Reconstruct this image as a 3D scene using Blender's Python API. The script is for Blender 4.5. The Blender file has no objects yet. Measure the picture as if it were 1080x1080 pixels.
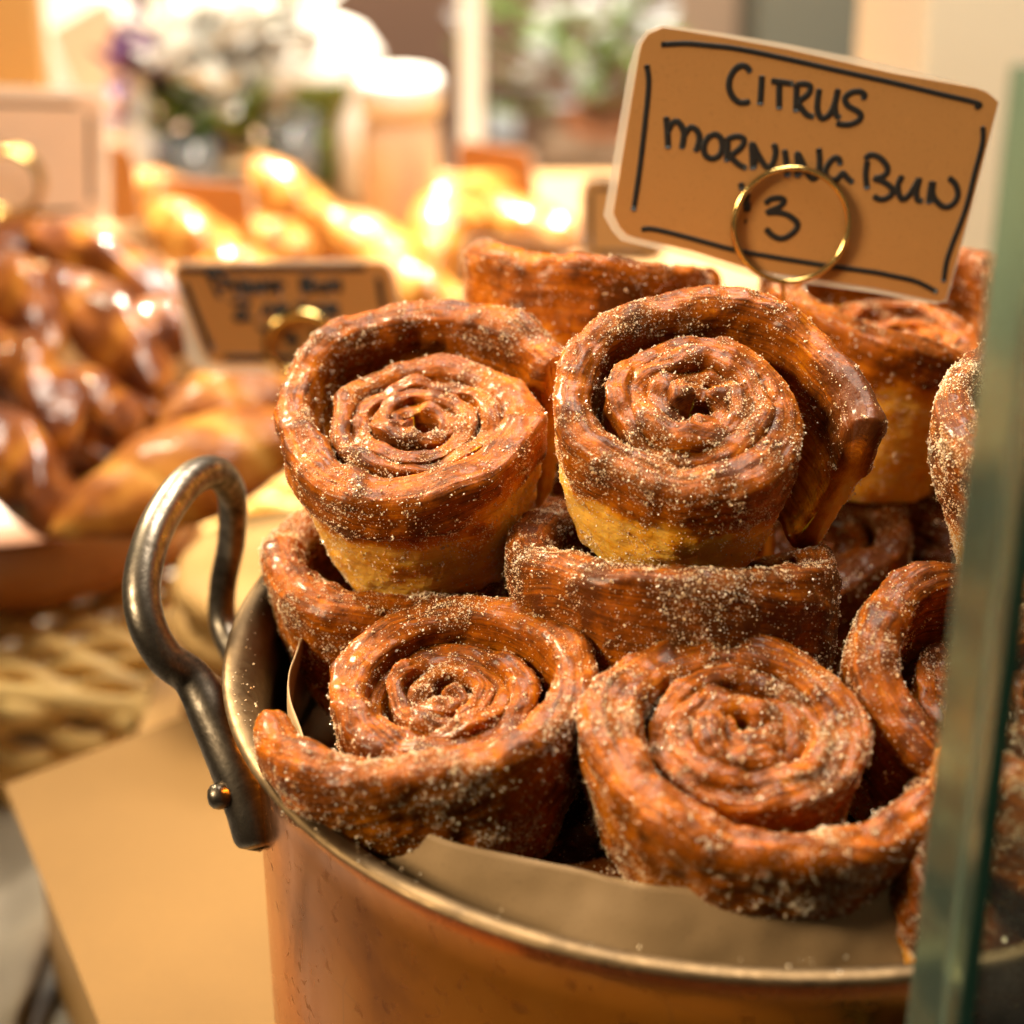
import bpy, math, random
import numpy as np
from mathutils import Vector, Matrix, Euler

S = bpy.context.scene
COL = S.collection
PI = math.pi
R_ = math.radians

# ---------------------------------------------------------------- camera
FPX, PIT = 2200.0, R_(26.8)
CS, SN = math.cos(PIT), math.sin(PIT)
RIM = 0.19                      # height of the pot rim above the board it stands on
CAM = np.array([-0.0772, -0.5916, RIM + 0.3487])
cam_d = bpy.data.cameras.new('camera')
cam = bpy.data.objects.new('camera', cam_d)
COL.objects.link(cam)
cam.location = CAM
cam.rotation_euler = (PI / 2 - PIT, 0, 0)
cam_d.sensor_width = 36
cam_d.lens = 36 * FPX / 1080
cam_d.clip_start, cam_d.clip_end = 0.02, 60
cam_d.dof.use_dof = True
cam_d.dof.focus_distance = 0.645
cam_d.dof.aperture_fstop = 6.0
cam_d.dof.aperture_blades = 0
S.camera = cam


def ray(px, py):
    a, b = (px - 540) / FPX, (540 - py) / FPX
    return np.array([a, CS + b * SN, b * CS - SN])


def at(px, py, d):
    """the point seen at a place of the photograph, d metres in front of the camera"""
    return CAM + ray(px, py) * d


def on_z(px, py, z):
    r = ray(px, py)
    return CAM + r * ((z - CAM[2]) / r[2])


def on_plane(px, py, p0, n):
    r = ray(px, py)
    return CAM + r * (np.dot(p0 - CAM, n) / np.dot(r, n))


# ---------------------------------------------------------------- noise
def _hash(i, j, k, seed):
    h = (i * 374761393 + j * 668265263 + k * 2147483647 + seed * 974711 + 1013904223) & 0xffffffff
    h = ((h ^ (h >> 13)) * 1274126177) & 0xffffffff
    h = ((h ^ (h >> 16)) * 2246822519) & 0xffffffff
    return ((h ^ (h >> 15)) & 0xffffff) / float(0xffffff)


def vnoise(p, seed=0):
    p = np.asarray(p, float)
    f0 = np.floor(p)
    f = p - f0
    i = f0.astype(np.int64) & 0xfffff
    w = f * f * (3 - 2 * f)
    r = 0
    for dx in (0, 1):
        for dy in (0, 1):
            for dz in (0, 1):
                ww = (w[:, 0] if dx else 1 - w[:, 0]) * (w[:, 1] if dy else 1 - w[:, 1]) * (w[:, 2] if dz else 1 - w[:, 2])
                r = r + ww * _hash(i[:, 0] + dx, i[:, 1] + dy, i[:, 2] + dz, seed)
    return r * 2 - 1


def fbm(p, seed=0, o=3):
    r, a = 0, 1.0
    for k in range(o):
        r = r + a * vnoise(p * 2 ** k, seed + 17 * k)
        a *= .5
    return r


def sstep(a, b, x):
    t = np.clip((x - a) / (b - a), 0, 1)
    return t * t * (3 - 2 * t)


# ---------------------------------------------------------------- mesh helpers
def mesh_np(name, v, faces, smooth=True):
    """faces: list of integer arrays, each (n, k)"""
    me = bpy.data.meshes.new(name)
    v = np.asarray(v, np.float32)
    me.vertices.add(len(v))
    me.vertices.foreach_set('co', v.ravel())
    idx = np.concatenate([np.asarray(f).ravel() for f in faces]).astype(np.int32)
    tot = np.concatenate([np.full(len(f), np.asarray(f).shape[1]) for f in faces]).astype(np.int32)
    st = np.concatenate([[0], np.cumsum(tot)[:-1]]).astype(np.int32)
    me.loops.add(len(idx))
    me.loops.foreach_set('vertex_index', idx)
    me.polygons.add(len(tot))
    me.polygons.foreach_set('loop_start', st)
    me.polygons.foreach_set('use_smooth', np.full(len(tot), bool(smooth)))
    me.update(calc_edges=True)
    me.validate()
    return me


def attr(me, name, a):
    at_ = me.attributes.new(name, 'FLOAT', 'POINT')
    at_.data.foreach_set('value', np.asarray(a, np.float32))


def link(name, me, mat, parent=None, loc=None):
    o = bpy.data.objects.new(name, me)
    COL.objects.link(o)
    if mat is not None:
        me.materials.append(mat)
    if parent is not None:
        o.parent = parent
    if loc is not None:
        o.location = loc
    return o


def tag(o, label=None, cat=None, group=None, kind=None):
    for k, x in (('label', label), ('category', cat), ('group', group), ('kind', kind)):
        if x:
            o[k] = x
    return o


def empty(name, loc=(0, 0, 0), label=None, cat=None, group=None, rot=None):
    o = bpy.data.objects.new(name, None)
    COL.objects.link(o)
    o.empty_display_size = .02
    o.location = loc
    if rot is not None:
        o.rotation_euler = rot
    return tag(o, label, cat, group)


def grid_faces(nu, nv, cu=False, cv=False):
    u = np.arange(nu if cu else nu - 1)
    w = np.arange(nv if cv else nv - 1)
    a, b = np.meshgrid(u, w, indexing='ij')
    a, b = a.ravel(), b.ravel()
    a2, b2 = (a + 1) % nu, (b + 1) % nv
    return np.stack([a * nv + b, a2 * nv + b, a2 * nv + b2, a * nv + b2], 1)


def spline(pts, n=8, closed=False):
    p = np.array(pts, float)
    if len(p) < 3:
        t = np.linspace(0, 1, n)[:, None]
        return p[0] * (1 - t) + p[-1] * t
    m = len(p)
    out = []
    for i in range(m if closed else m - 1):
        if closed:
            a, b, c, d = p[(i - 1) % m], p[i], p[(i + 1) % m], p[(i + 2) % m]
        else:
            b, c = p[i], p[i + 1]
            a = p[i - 1] if i else 2 * b - c
            d = p[i + 2] if i + 2 < m else 2 * c - b
        for k in range(n):
            t = k / n
            out.append(.5 * (2 * b + (c - a) * t + (2 * a - 5 * b + 4 * c - d) * t * t + (3 * b - a - 3 * c + d) * t ** 3))
    if not closed:
        out.append(p[-1])
    return np.array(out)


def tube(pts, r, seg=10, closed=False, up=None, flat=1.0, cap=True):
    """swept tube: (verts, faces). r is a number or one per point; 'flat' scales the section along 'up'"""
    p = np.asarray(pts, float)
    n = len(p)
    rr = np.full(n, r) if np.isscalar(r) else np.asarray(r, float)
    fl = np.full(n, flat) if np.isscalar(flat) else np.asarray(flat, float)
    if closed:
        tg = np.roll(p, -1, 0) - np.roll(p, 1, 0)
    else:
        tg = np.gradient(p, axis=0)
    tg /= np.linalg.norm(tg, axis=1)[:, None] + 1e-12
    N = np.zeros_like(p)
    if up is not None:
        upv = np.asarray(up, float)
        N = upv - (tg @ upv)[:, None] * tg
        N /= np.linalg.norm(N, axis=1)[:, None] + 1e-9
    else:
        c = np.array([0, 0, 1.0]) if abs(tg[0][2]) < .9 else np.array([1.0, 0, 0])
        for i in range(n):
            c = c - tg[i] * np.dot(c, tg[i])
            c /= np.linalg.norm(c) + 1e-12
            N[i] = c
    B = np.cross(tg, N)
    a = np.linspace(0, 2 * PI, seg, endpoint=False)
    v = p[:, None, :] + rr[:, None, None] * (np.cos(a)[None, :, None] * N[:, None, :] * fl[:, None, None] + np.sin(a)[None, :, None] * B[:, None, :])
    v = v.reshape(-1, 3)
    f = [grid_faces(n, seg, closed, True)]
    if cap and not closed:
        e = [v]
        k = len(v)
        e.append(p[0] - tg[0] * rr[0] * .45)
        e.append(p[-1] + tg[-1] * rr[-1] * .45)
        v = np.vstack(e)
        i = np.arange(seg)
        j = (i + 1) % seg
        o = (n - 1) * seg
        f.append(np.stack([np.full(seg, k), j, i], 1)[:, ::-1][:, ::-1])
        f.append(np.stack([np.full(seg, k + 1), o + i, o + j], 1))
    return v, f


def join(parts):
    vs, fs, k = [], [], 0
    for v, f in parts:
        vs.append(v)
        fs += [np.asarray(q) + k for q in f]
        k += len(v)
    return np.vstack(vs), fs


def lathe(prof, seg=64, closed_prof=False):
    pr = np.array(prof, float)
    a = np.linspace(0, 2 * PI, seg, endpoint=False)
    v = np.stack([pr[None, :, 0] * np.cos(a)[:, None], pr[None, :, 0] * np.sin(a)[:, None], np.repeat(pr[None, :, 1], seg, 0)], 2).reshape(-1, 3)
    return v, [grid_faces(seg, len(pr), True, closed_prof)]


def box(c, s, bev=0.0):
    c, s = np.array(c, float), np.array(s, float) / 2
    v = np.array([[x, y, z] for x in (-1, 1) for y in (-1, 1) for z in (-1, 1)], float) * s + c
    f = np.array([[0, 1, 3, 2], [4, 6, 7, 5], [0, 4, 5, 1], [2, 3, 7, 6], [0, 2, 6, 4], [1, 5, 7, 3]])
    return v, [f]


def prism(poly, d):
    """flat polygon (3-D points) thickened by vector d, as triangles fanned from its middle"""
    p = np.array(poly, float)
    n = len(p)
    d = np.asarray(d, float)
    c = p.mean(0)
    v = np.vstack([p, p + d, c[None], (c + d)[None]])
    i = np.arange(n)
    j = (i + 1) % n
    return v, [np.stack([np.full(n, 2 * n), j, i], 1), np.stack([np.full(n, 2 * n + 1), n + i, n + j], 1), np.stack([i, j, n + j, n + i], 1)]


def add(name, vf, mat, parent=None, smooth=True, bevel=0):
    o = link(name, mesh_np(name, vf[0], vf[1], smooth), mat, parent)
    if bevel:
        m = o.modifiers.new('bevel', 'BEVEL')
        m.width, m.segments, m.limit_method = bevel, 3, 'ANGLE'
    return o


# ---------------------------------------------------------------- materials
class NT:
    def __init__(s, name):
        s.m = bpy.data.materials.new(name)
        s.m.use_nodes = True
        s.t = s.m.node_tree
        s.b = s.t.nodes['Principled BSDF']
        s.out = s.t.nodes['Material Output']

    def n(s, typ, **kw):
        x = s.t.nodes.new(typ)
        for k, v in kw.items():
            if k.startswith('i_'):
                x.inputs[k[2:].replace('_', ' ')].default_value = v
            else:
                setattr(x, k, v)
        return x

    def l(s, a, b):
        s.t.links.new(a, b)

    def val(s, inp, v):
        if hasattr(v, 'is_output'):
            s.l(v, inp)
        else:
            inp.default_value = v

    def math(s, op, a, b=0.0, c=0.0, clamp=False):
        x = s.n('ShaderNodeMath', operation=op, use_clamp=clamp)
        s.val(x.inputs[0], a)
        s.val(x.inputs[1], b)
        s.val(x.inputs[2], c)
        return x.outputs[0]

    def noise(s, vec, scale, detail=3, rough=.55, dist=0):
        x = s.n('ShaderNodeTexNoise')
        x.inputs['Scale'].default_value = scale
        x.inputs['Detail'].default_value = detail
        x.inputs['Roughness'].default_value = rough
        x.inputs['Distortion'].default_value = dist
        if vec is not None:
            s.l(vec, x.inputs['Vector'])
        return x.outputs['Fac']

    def coord(s, k='Object'):
        return s.n('ShaderNodeTexCoord').outputs[k]

    def attr(s, k):
        return s.n('ShaderNodeAttribute', attribute_name=k).outputs['Fac']

    def mapr(s, v, a, b, c=0.0, d=1.0):
        x = s.n('ShaderNodeMapRange')
        s.val(x.inputs[0], v)
        for i, q in enumerate((a, b, c, d)):
            x.inputs[i + 1].default_value = q
        return x.outputs[0]

    def ramp(s, v, stops):
        x = s.n('ShaderNodeValToRGB')
        e = x.color_ramp.elements
        while len(e) < len(stops):
            e.new(.5)
        for k, (p, c) in zip(e, stops):
            k.position = p
            k.color = (*c, 1)
        s.l(v, x.inputs[0])
        return x.outputs[0]

    def mix(s, f, a, b):
        x = s.n('ShaderNodeMix', data_type='RGBA')
        s.val(x.inputs[0], f)
        for i, q in ((6, a), (7, b)):
            if hasattr(q, 'is_output'):
                s.l(q, x.inputs[i])
            else:
                x.inputs[i].default_value = (*q, 1)
        return x.outputs[2]

    def bump(s, h, strength=.5, dist=.001, prev=None):
        x = s.n('ShaderNodeBump')
        x.inputs['Strength'].default_value = strength
        x.inputs['Distance'].default_value = dist
        s.l(h, x.inputs['Height'])
        if prev is not None:
            s.l(prev, x.inputs['Normal'])
        return x.outputs[0]

    def mapping(s, vec, sc):
        x = s.n('ShaderNodeMapping')
        x.inputs['Scale'].default_value = sc
        s.l(vec, x.inputs[0])
        return x.outputs[0]

    def set(s, **kw):
        for k, v in kw.items():
            s.val(s.b.inputs[k.replace('_', ' ')], (*v, 1) if isinstance(v, tuple) and len(v) == 3 else v)
        return s


def simple(name, col, rough=.6, var=.18, scale=30, bump=.15, metal=0.0, **kw):
    """one colour with uneven tone, roughness and a fine surface"""
    t = NT(name)
    co = t.coord()
    n1 = t.noise(co, scale, 4)
    n2 = t.noise(co, scale * 9, 3)
    dark = tuple(c * (1 - var) for c in col)
    lite = tuple(min(1, c * (1 + var)) for c in col)
    t.set(Base_Color=t.mix(n1, dark, lite), Roughness=t.mapr(n2, .3, .7, max(.02, rough - .1), min(1, rough + .1)), Metallic=metal)
    if bump:
        t.l(t.bump(n2, bump, .0006), t.b.inputs['Normal'])
    for k, v in kw.items():
        t.val(t.b.inputs[k.replace('_', ' ')], (*v, 1) if isinstance(v, tuple) and len(v) == 3 else v)
    return t.m


def dough_material(name, shift=0.0):
    t = NT(name)
    co = t.coord()
    bake, u, v, sug = (t.attr(k) for k in ('bake', 'along', 'across', 'sugar'))
    cmb = t.n('ShaderNodeCombineXYZ')
    t.l(t.math('MULTIPLY', u, 40), cmb.inputs[0])
    t.l(t.math('MULTIPLY', v, 900), cmb.inputs[1])
    streak = t.noise(cmb.outputs[0], 1.0, 4, .6, .6)
    blot = t.noise(co, 75, 4, .6, .4)
    fine = t.noise(co, 420, 4, .65)
    blis = t.n('ShaderNodeTexVoronoi', feature='SMOOTH_F1')
    blis.inputs['Scale'].default_value = 330
    t.l(co, blis.inputs['Vector'])
    f = t.math('ADD', bake, t.math('MULTIPLY', t.math('SUBTRACT', blot, .5), .85))
    f = t.math('ADD', f, t.math('MULTIPLY', t.math('SUBTRACT', streak, .5), .80))
    f = t.math('ADD', f, t.math('MULTIPLY', t.math('SUBTRACT', fine, .5), .40))
    f = t.math('ADD', f, shift)
    col = t.ramp(f, [(0.0, (.76, .41, .070)), (.22, (.70, .290, .016)), (.45, (.52, .158, .004)), (.70, (.29, .070, .002)), (.97, (.085, .020, .002))])
    # fine sugar dust between the grains
    d1 = t.noise(co, 1500, 2, .7)
    d2 = t.noise(co, 260, 3, .6)
    dust = t.math('ADD', t.math('MULTIPLY', d1, .75), t.math('MULTIPLY', d2, .45))
    dust = t.math('ADD', dust, t.math('MULTIPLY', sug, .26))
    dm = t.mapr(dust, .80, .98)
    col = t.mix(t.math('MULTIPLY', dm, .07), col, (.74, .46, .20))
    t.set(Base_Color=col, Roughness=t.math('ADD', t.mapr(blot, .3, .7, .28, .48), t.math('MULTIPLY', dm, .35)))
    h = t.math('ADD', t.math('MULTIPLY', streak, .50), t.math('ADD', t.math('ADD', t.math('MULTIPLY', fine, 1.0), t.math('MULTIPLY', blis.outputs[0], -.35)), t.math('MULTIPLY', dm, .4)))
    t.l(t.bump(h, .7, .0011), t.b.inputs['Normal'])
    t.set(Subsurface_Weight=.40, Subsurface_Scale=.005, Specular_IOR_Level=.07, Coat_Weight=t.math('MULTIPLY', t.math('SUBTRACT', 1.0, dm), .14), Coat_Roughness=.16, Coat_IOR=1.4)
    t.b.inputs['Subsurface Radius'].default_value = (1, .45, .14)
    return t.m


def sugar_material():
    t = NT('cinnamon_sugar')
    g = t.n('ShaderNodeNewGeometry').outputs['Random Per Island']
    col = t.ramp(g, [(0, (.50, .26, .09)), (.25, (.74, .50, .27)), (.65, (.88, .70, .47)), (1, (.97, .89, .74))])
    t.set(Base_Color=col, Roughness=.28)
    t.set(Transmission_Weight=.12, IOR=1.5)
    return t.m


M = {}
M['dough'] = dough_material('laminated_dough')
M['dough_dark'] = dough_material('shaded_dough', .22)  # same dough with the shade of the pile's hollow put into its colour
M['dough_pale'] = dough_material('pale_baked_dough', -.22)
M['sugar'] = sugar_material()


def copper():
    t = NT('worn_copper')
    co = t.coord()
    n1 = t.noise(co, 9, 5, .6, .5)
    n2 = t.noise(t.mapping(co, (1, 1, .22)), 120, 4, .6)
    spot = t.noise(co, 170, 3, .5, .8)
    col = t.ramp(n1, [(.32, (.38, .110, .009)), (.48, (.66, .210, .018)), (.70, (.80, .295, .034))])
    sp = t.mapr(spot, .62, .70)
    col = t.mix(t.math('MULTIPLY', sp, .4), col, (.20, .07, .02))
    ring = t.n('ShaderNodeTexVoronoi', feature='DISTANCE_TO_EDGE')
    ring.inputs['Scale'].default_value = 55
    t.l(co, ring.inputs['Vector'])
    rg = t.math('MULTIPLY', t.mapr(ring.outputs[0], .03, .0), t.mapr(n1, .52, .62))
    col = t.mix(t.math('MULTIPLY', rg, .6), col, (.30, .12, .05))
    t.set(Base_Color=col, Metallic=1.0, Roughness=t.math('ADD', t.mapr(n2, .3, .7, .15, .28), t.math('MULTIPLY', sp, .2)))
    t.l(t.bump(t.math('ADD', n1, t.math('MULTIPLY', n2, .08)), .25, .002), t.b.inputs['Normal'])
    return t.m


def tinned():
    t = NT('aged_tin')
    co = t.coord()
    n1 = t.noise(co, 40, 5, .65, .4)
    n2 = t.noise(co, 300, 4, .6)
    col = t.ramp(n1, [(.3, (.07, .045, .024)), (.5, (.145, .094, .048)), (.75, (.21, .135, .066))])
    t.set(Base_Color=col, Metallic=1.0, Roughness=t.mapr(n2, .3, .7, .44, .62))
    t.l(t.bump(n2, .25, .0008), t.b.inputs['Normal'])
    return t.m


def iron():
    t = NT('tarnished_iron')
    co = t.coord()
    n1 = t.noise(co, 55, 6, .68, .6)
    n2 = t.noise(co, 260, 5, .65)
    f = t.math('ADD', t.math('MULTIPLY', n1, .65), t.math('MULTIPLY', n2, .35))
    col = t.ramp(f, [(.36, (.030, .024, .018)), (.48, (.13, .105, .08)), (.58, (.25, .21, .165)), (.72, (.36, .30, .23))])
    t.set(Base_Color=col, Metallic=1.0, Roughness=t.mapr(f, .38, .62, .46, .27))
    t.l(t.bump(f, .3, .0012), t.b.inputs['Normal'])
    return t.m


def kraft(name, col, fleck=.25, rough=.85, trans=0):
    t = NT(name)
    co = t.coord()
    n1 = t.noise(co, 14, 4)
    n2 = t.noise(t.mapping(co, (1, 1, 1)), 700, 3, .7)
    n3 = t.noise(co, 180, 3, .6)
    c = t.mix(n1, tuple(x * .88 for x in col), tuple(min(1, x * 1.1) for x in col))
    c = t.mix(t.math('MULTIPLY', t.mapr(n2, .56, .72), fleck), c, tuple(x * .5 for x in col))
    c = t.mix(t.math('MULTIPLY', t.mapr(n3, .6, .75), fleck * .5), c, tuple(min(1, x * 1.4) for x in col))
    t.set(Base_Color=c, Roughness=rough)
    t.l(t.bump(t.math('ADD', n2, n3), .12, .0004), t.b.inputs['Normal'])
    if trans:
        tr = t.n('ShaderNodeBsdfTranslucent')
        t.l(c, tr.inputs[0])
        mx = t.n('ShaderNodeMixShader')
        mx.inputs[0].default_value = trans
        t.l(t.b.outputs[0], mx.inputs[1])
        t.l(tr.outputs[0], mx.inputs[2])
        t.l(mx.outputs[0], t.out.inputs[0])
    return t.m


def wood(name, a, b, rough=.45, sc=(1, 12, 12)):
    t = NT(name)
    co = t.mapping(t.coord(), sc)
    n = t.noise(co, 9, 6, .6, 1.2)
    n2 = t.noise(co, 60, 3)
    t.set(Base_Color=t.mix(t.math('ADD', t.math('MULTIPLY', n, .75), t.math('MULTIPLY', n2, .25)), a, b), Roughness=rough)
    t.l(t.bump(n, .15, .0008), t.b.inputs['Normal'])
    return t.m


def baked(name, stops, rough, coat=0.0, bscale=60, streak=True):
    t = NT(name)
    co = t.coord()
    bake, u, v = t.attr('bake'), t.attr('along'), t.attr('across')
    cmb = t.n('ShaderNodeCombineXYZ')
    t.l(t.math('MULTIPLY', u, 260 if streak else 60), cmb.inputs[0])
    t.l(t.math('MULTIPLY', v, 40), cmb.inputs[1])
    st = t.noise(cmb.outputs[0], 1, 4, .6, .5)
    bl = t.noise(co, bscale, 4, .6)
    f = t.math('ADD', bake, t.math('ADD', t.math('MULTIPLY', t.math('SUBTRACT', bl, .5), 1.0), t.math('MULTIPLY', t.math('SUBTRACT', st, .5), .6)))
    t.set(Base_Color=t.ramp(f, stops), Roughness=rough, Coat_Weight=coat, Coat_Roughness=.06, Coat_IOR=1.4, Specular_IOR_Level=.12)
    t.l(t.bump(t.math('ADD', st, t.math('MULTIPLY', bl, .5)), .3, .001), t.b.inputs['Normal'])
    return t.m


M['copper'] = copper()
M['tin'] = tinned()
M['iron'] = iron()
M['kraft'] = kraft('kraft_card', (.45, .21, .056), .30)
M['kraft_board'] = kraft('kraft_wrap', (.21, .105, .021), .35)
M['liner'] = kraft('parchment_liner', (.30, .185, .085), .3, .7)
M['paper'] = kraft('cream_paper', (.72, .55, .35), .08, .8, .25)
M['tag_kraft'] = kraft('backlit_kraft_card', (.60, .30, .085), .25, .85, .4)
M['tag'] = kraft('kraft_tag', (.56, .26, .06), .15, .8, .55)
M['tag_pale'] = kraft('pale_tag', (.78, .62, .49), .08, .8, .6)
M['ink'] = simple('black_marker', (.012, .010, .009), .55, .3, 200, 0)
M['brass'] = simple('polished_brass', (.80, .56, .20), .16, .06, 60, 0, 1.0)
_t = NT('clear_laminate_film')
_t.set(Base_Color=(.86, .80, .72), Roughness=.15)
_x = _t.n('ShaderNodeBsdfTransparent')
_m = _t.n('ShaderNodeMixShader')
_m.inputs[0].default_value = .55
_t.l(_t.b.outputs[0], _m.inputs[1])
_t.l(_x.outputs[0], _m.inputs[2])
_t.l(_m.outputs[0], _t.out.inputs[0])
M['laminate'] = _t.m
M['board_wood'] = wood('pale_pine', (.50, .27, .085), (.60, .35, .12))
M['bowl_wood'] = wood('acacia_wood', (.22, .072, .016), (.38, .135, .032), .40, (1, 1, 9))
M['shelf_wood'] = wood('oak_shelf', (.42, .22, .08), (.55, .31, .12))
M['wicker'] = simple('wicker', (.80, .51, .17), .6, .3, 80, .4)
M['counter'] = simple('grey_counter', (.34, .31, .26), .6, .15, 8, .1)
M['cloth'] = simple('white_linen', (.34, .28, .20), .9, .12, 60, .4)
M['glazed'] = baked('glazed_brown_crust', [(0, (.44, .165, .018)), (.35, (.30, .085, .008)), (.7, (.15, .036, .005)), (1, (.05, .012, .003))], .5, .8)
M['golden'] = baked('golden_crust', [(0, (.64, .36, .09)), (.35, (.54, .24, .042)), (.7, (.38, .135, .020)), (1, (.20, .06, .010))], .45, .4)
M['flaky'] = baked('flaky_crust', [(0, (.48, .24, .05)), (.35, (.36, .135, .018)), (.7, (.24, .07, .010)), (1, (.12, .032, .006))], .45, .15)
M['cookie'] = simple('shortbread', (.34, .19, .05), .75, .22, 60, .5)
M['cookie_brown'] = simple('oat_biscuit', (.25, .11, .027), .8, .35, 110, .9)

# ---------------------------------------------------------------- the buns
rng = np.random.default_rng(7)


def grains(pos, nor, size, rg):
    n = len(pos)
    base = np.array([[1, 0, 0], [-1, 0, 0], [0, 1, 0], [0, -1, 0], [0, 0, 1], [0, 0, -1]], float)
    fc = np.array([[0, 2, 4], [2, 1, 4], [1, 3, 4], [3, 0, 4], [2, 0, 5], [1, 2, 5], [3, 1, 5], [0, 3, 5]])
    q = rg.normal(size=(n, 4))
    q /= np.linalg.norm(q, axis=1)[:, None]
    w, x, y, z = q.T
    Rm = np.stack([1 - 2 * (y * y + z * z), 2 * (x * y - z * w), 2 * (x * z + y * w),
                   2 * (x * y + z * w), 1 - 2 * (x * x + z * z), 2 * (y * z - x * w),
                   2 * (x * z - y * w), 2 * (y * z + x * w), 1 - 2 * (x * x + y * y)], 1).reshape(n, 3, 3)
    sc = size[:, None] * rg.uniform(.65, 1.3, (n, 3))
    b = base[None] * sc[:, None, :]
    b = b * rg.uniform(.75, 1.2, (n, 6, 1))
    v = np.einsum('nij,nkj->nki', Rm, b) + pos[:, None, :] + nor[:, None, :] * (size * .35)[:, None, None]
    f = fc[None] + (np.arange(n) * 6)[:, None, None]
    return v.reshape(-1, 3), [f.reshape(-1, 3)]


def bun(name, seed, label, loc, tilt=(0, 0), spin=0.0, R=.047, H=.058, turns=4.6, cw=True, ramp=(-.15, .55), dip=0.0,
        coil=.86, rim=1.0, gap=.003, gap_c=.5, gap_w=.5, flare=0.0, flare_len=1.0, taper=.26, lip=.05,
        w_in=.0066, w_out=.0135, droop=0.0, mat='dough', ngr=23000, squash=(1, 1), sugar=1.0, edge_burn=.0, waist=.60, bake_off=0.0, end_top=1.0, dome=0.0):
    rg = np.random.default_rng(seed)
    T = turns * 2 * PI
    # walk out along the spiral with steps of equal length
    th, rc, ws = [], [], []
    a, r = 0.0, .0030
    while a < T:
        k = a / T
        w = w_in + (w_out - w_in) * float(sstep(1 - 1.5 / turns, 1 - .85 / turns, k))
        th.append(a)
        rc.append(r)
        ws.append(w)
        da = .00085 / max(r, .004)
        r += w * (.64 if k < 1 - 1.08 / turns else .72 if k < 1 - .62 / turns else .90) / (2 * PI) * da
        a += da
    th, rc, ws = np.array(th), np.array(rc), np.array(ws)
    k = th / T
    last = (th - (T - 2 * PI)) / (2 * PI)            # 0..1 over the outer wrap, negative inside
    lp = np.clip(last, 0, 1)
    g = gap * np.exp(-((lp - gap_c) / gap_w) ** 2) * sstep(-.06, .12, last)
    rc = rc + g
    s_end = (T - th) * rc[-1]                        # metres before the loose end
    fl = sstep(flare_len * .05, 0, s_end)
    rc = rc + flare * fl ** 1.5
    rc = rc + .0011 * vnoise(np.stack([th * 1.7, 0 * th, 0 * th + 5], 1), seed + 2) * sstep(0, 2, th)
    zcoil = .0022 * vnoise(np.stack([th * 1.2, 0 * th, 0 * th + 4], 1), seed + 4) * (last < 0)
    rc = rc * (R - w_out / 2) / (rc[np.argmin(abs(last - .55))])
    wv = ws * (1 + .10 * vnoise(np.stack([th * 1.3, 0 * th, 0 * th + 3], 1), seed))
    n = len(th)
    end = np.clip(s_end / .004, 0, 1)
    wv = wv * (.35 + .65 * np.sqrt(1 - (1 - end) ** 2))
    zt = H * (coil + (rim - coil) * sstep(ramp[0], ramp[1], last) - dip * np.exp(-((last - .25) / .22) ** 2))
    zt = zt + zcoil + dome * (1 - np.clip(rc / R, 0, 1) ** 2)
    zt = zt * (1 + (end_top - 1) * sstep(.06, 0, s_end))
    zt = zt + .0018 * vnoise(np.stack([th * .9, 0 * th, 0 * th + 9], 1), seed + 5) + .0010 * vnoise(np.stack([th * 3.1, 0 * th, 0 * th + 9], 1), seed + 6)
    z0 = -droop * sstep(.10, .01, s_end)
    # cross-section
    na, nb, nc = 20, 34, 44
    ang = th * (-1 if cw else 1) + (R_(spin) - T * (-1 if cw else 1))
    rad, zz, acr, side = [], [], [], []
    hw = wv / 2
    fo = sstep(.30, .70, last)
    cap = hw * (.72 + .38 * fo)
    for i in range(na):
        t = i / na
        rad.append(rc - hw)
        zz.append(z0 + .002 + (zt - cap - .002 - z0) * t)
        side.append(np.full(n, -1.0))
    for i in range(nb):
        q = PI - PI * i / (nb - 1)
        cq, sq = math.cos(q), math.sin(q)
        rad.append(rc + hw * np.sign(cq) * abs(cq) ** .8)
        zz.append(zt - cap + cap * abs(sq) ** (.50 + .28 * fo))
        side.append(np.full(n, 0.0 + cq * .5))
    for i in range(1, nc + 1):
        t = i / nc
        rad.append(rc + hw * (1 - .25 * max(0, (t - .93) / .07)))
        zz.append(zt - cap + (z0 - (zt - cap)) * t)
        side.append(np.full(n, 1.0))
    rad, zz, side = np.array(rad).T, np.array(zz).T, np.array(side).T
    m = rad.shape[1]
    zn = zz / H
    sc = 1 - taper * 1.15 * np.clip(1 - zn / .95, 0, 1) ** 1.9
    sc = sc + lip * sstep(waist - .05, waist + .07, zn) - lip * .9 * sstep(.86, 1.12, zn)
    rr = rad * sc
    A = ang[:, None] + np.zeros_like(rad)
    x, y, z = rr * np.cos(A) * squash[0], rr * np.sin(A) * squash[1], zz
    P = np.stack([x, y, z], 2)
    d = np.diff(P, axis=1)
    acc = np.concatenate([np.zeros((n, 1)), np.cumsum(np.linalg.norm(d, axis=2), 1)], 1)
    alo = np.cumsum(np.concatenate([[0], np.full(n - 1, .00085)]))[:, None] + np.zeros_like(rad)

    def normals(P):
        du = np.gradient(P, axis=0)
        dv = np.gradient(P, axis=1)
        nn = np.cross(du, dv)
        nn /= np.linalg.norm(nn, axis=2)[:, :, None] + 1e-12
        c = np.stack([np.cos(ang) * rc, np.sin(ang) * rc, zt * .5], 1)[:, None, :]
        flip = np.sign(np.mean(np.sum(nn[:, na:na + nb] * (P[:, na:na + nb] - c), 2)))
        return nn * flip, flip
    N, flip = normals(P)
    pf = P.reshape(-1, 3)
    top = sstep(.50, .72, zn)
    low = fbm(pf * 45 + seed, seed, 2).reshape(n, m)
    mid = fbm(pf * 160 + seed, seed + 3, 3).reshape(n, m)
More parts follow.
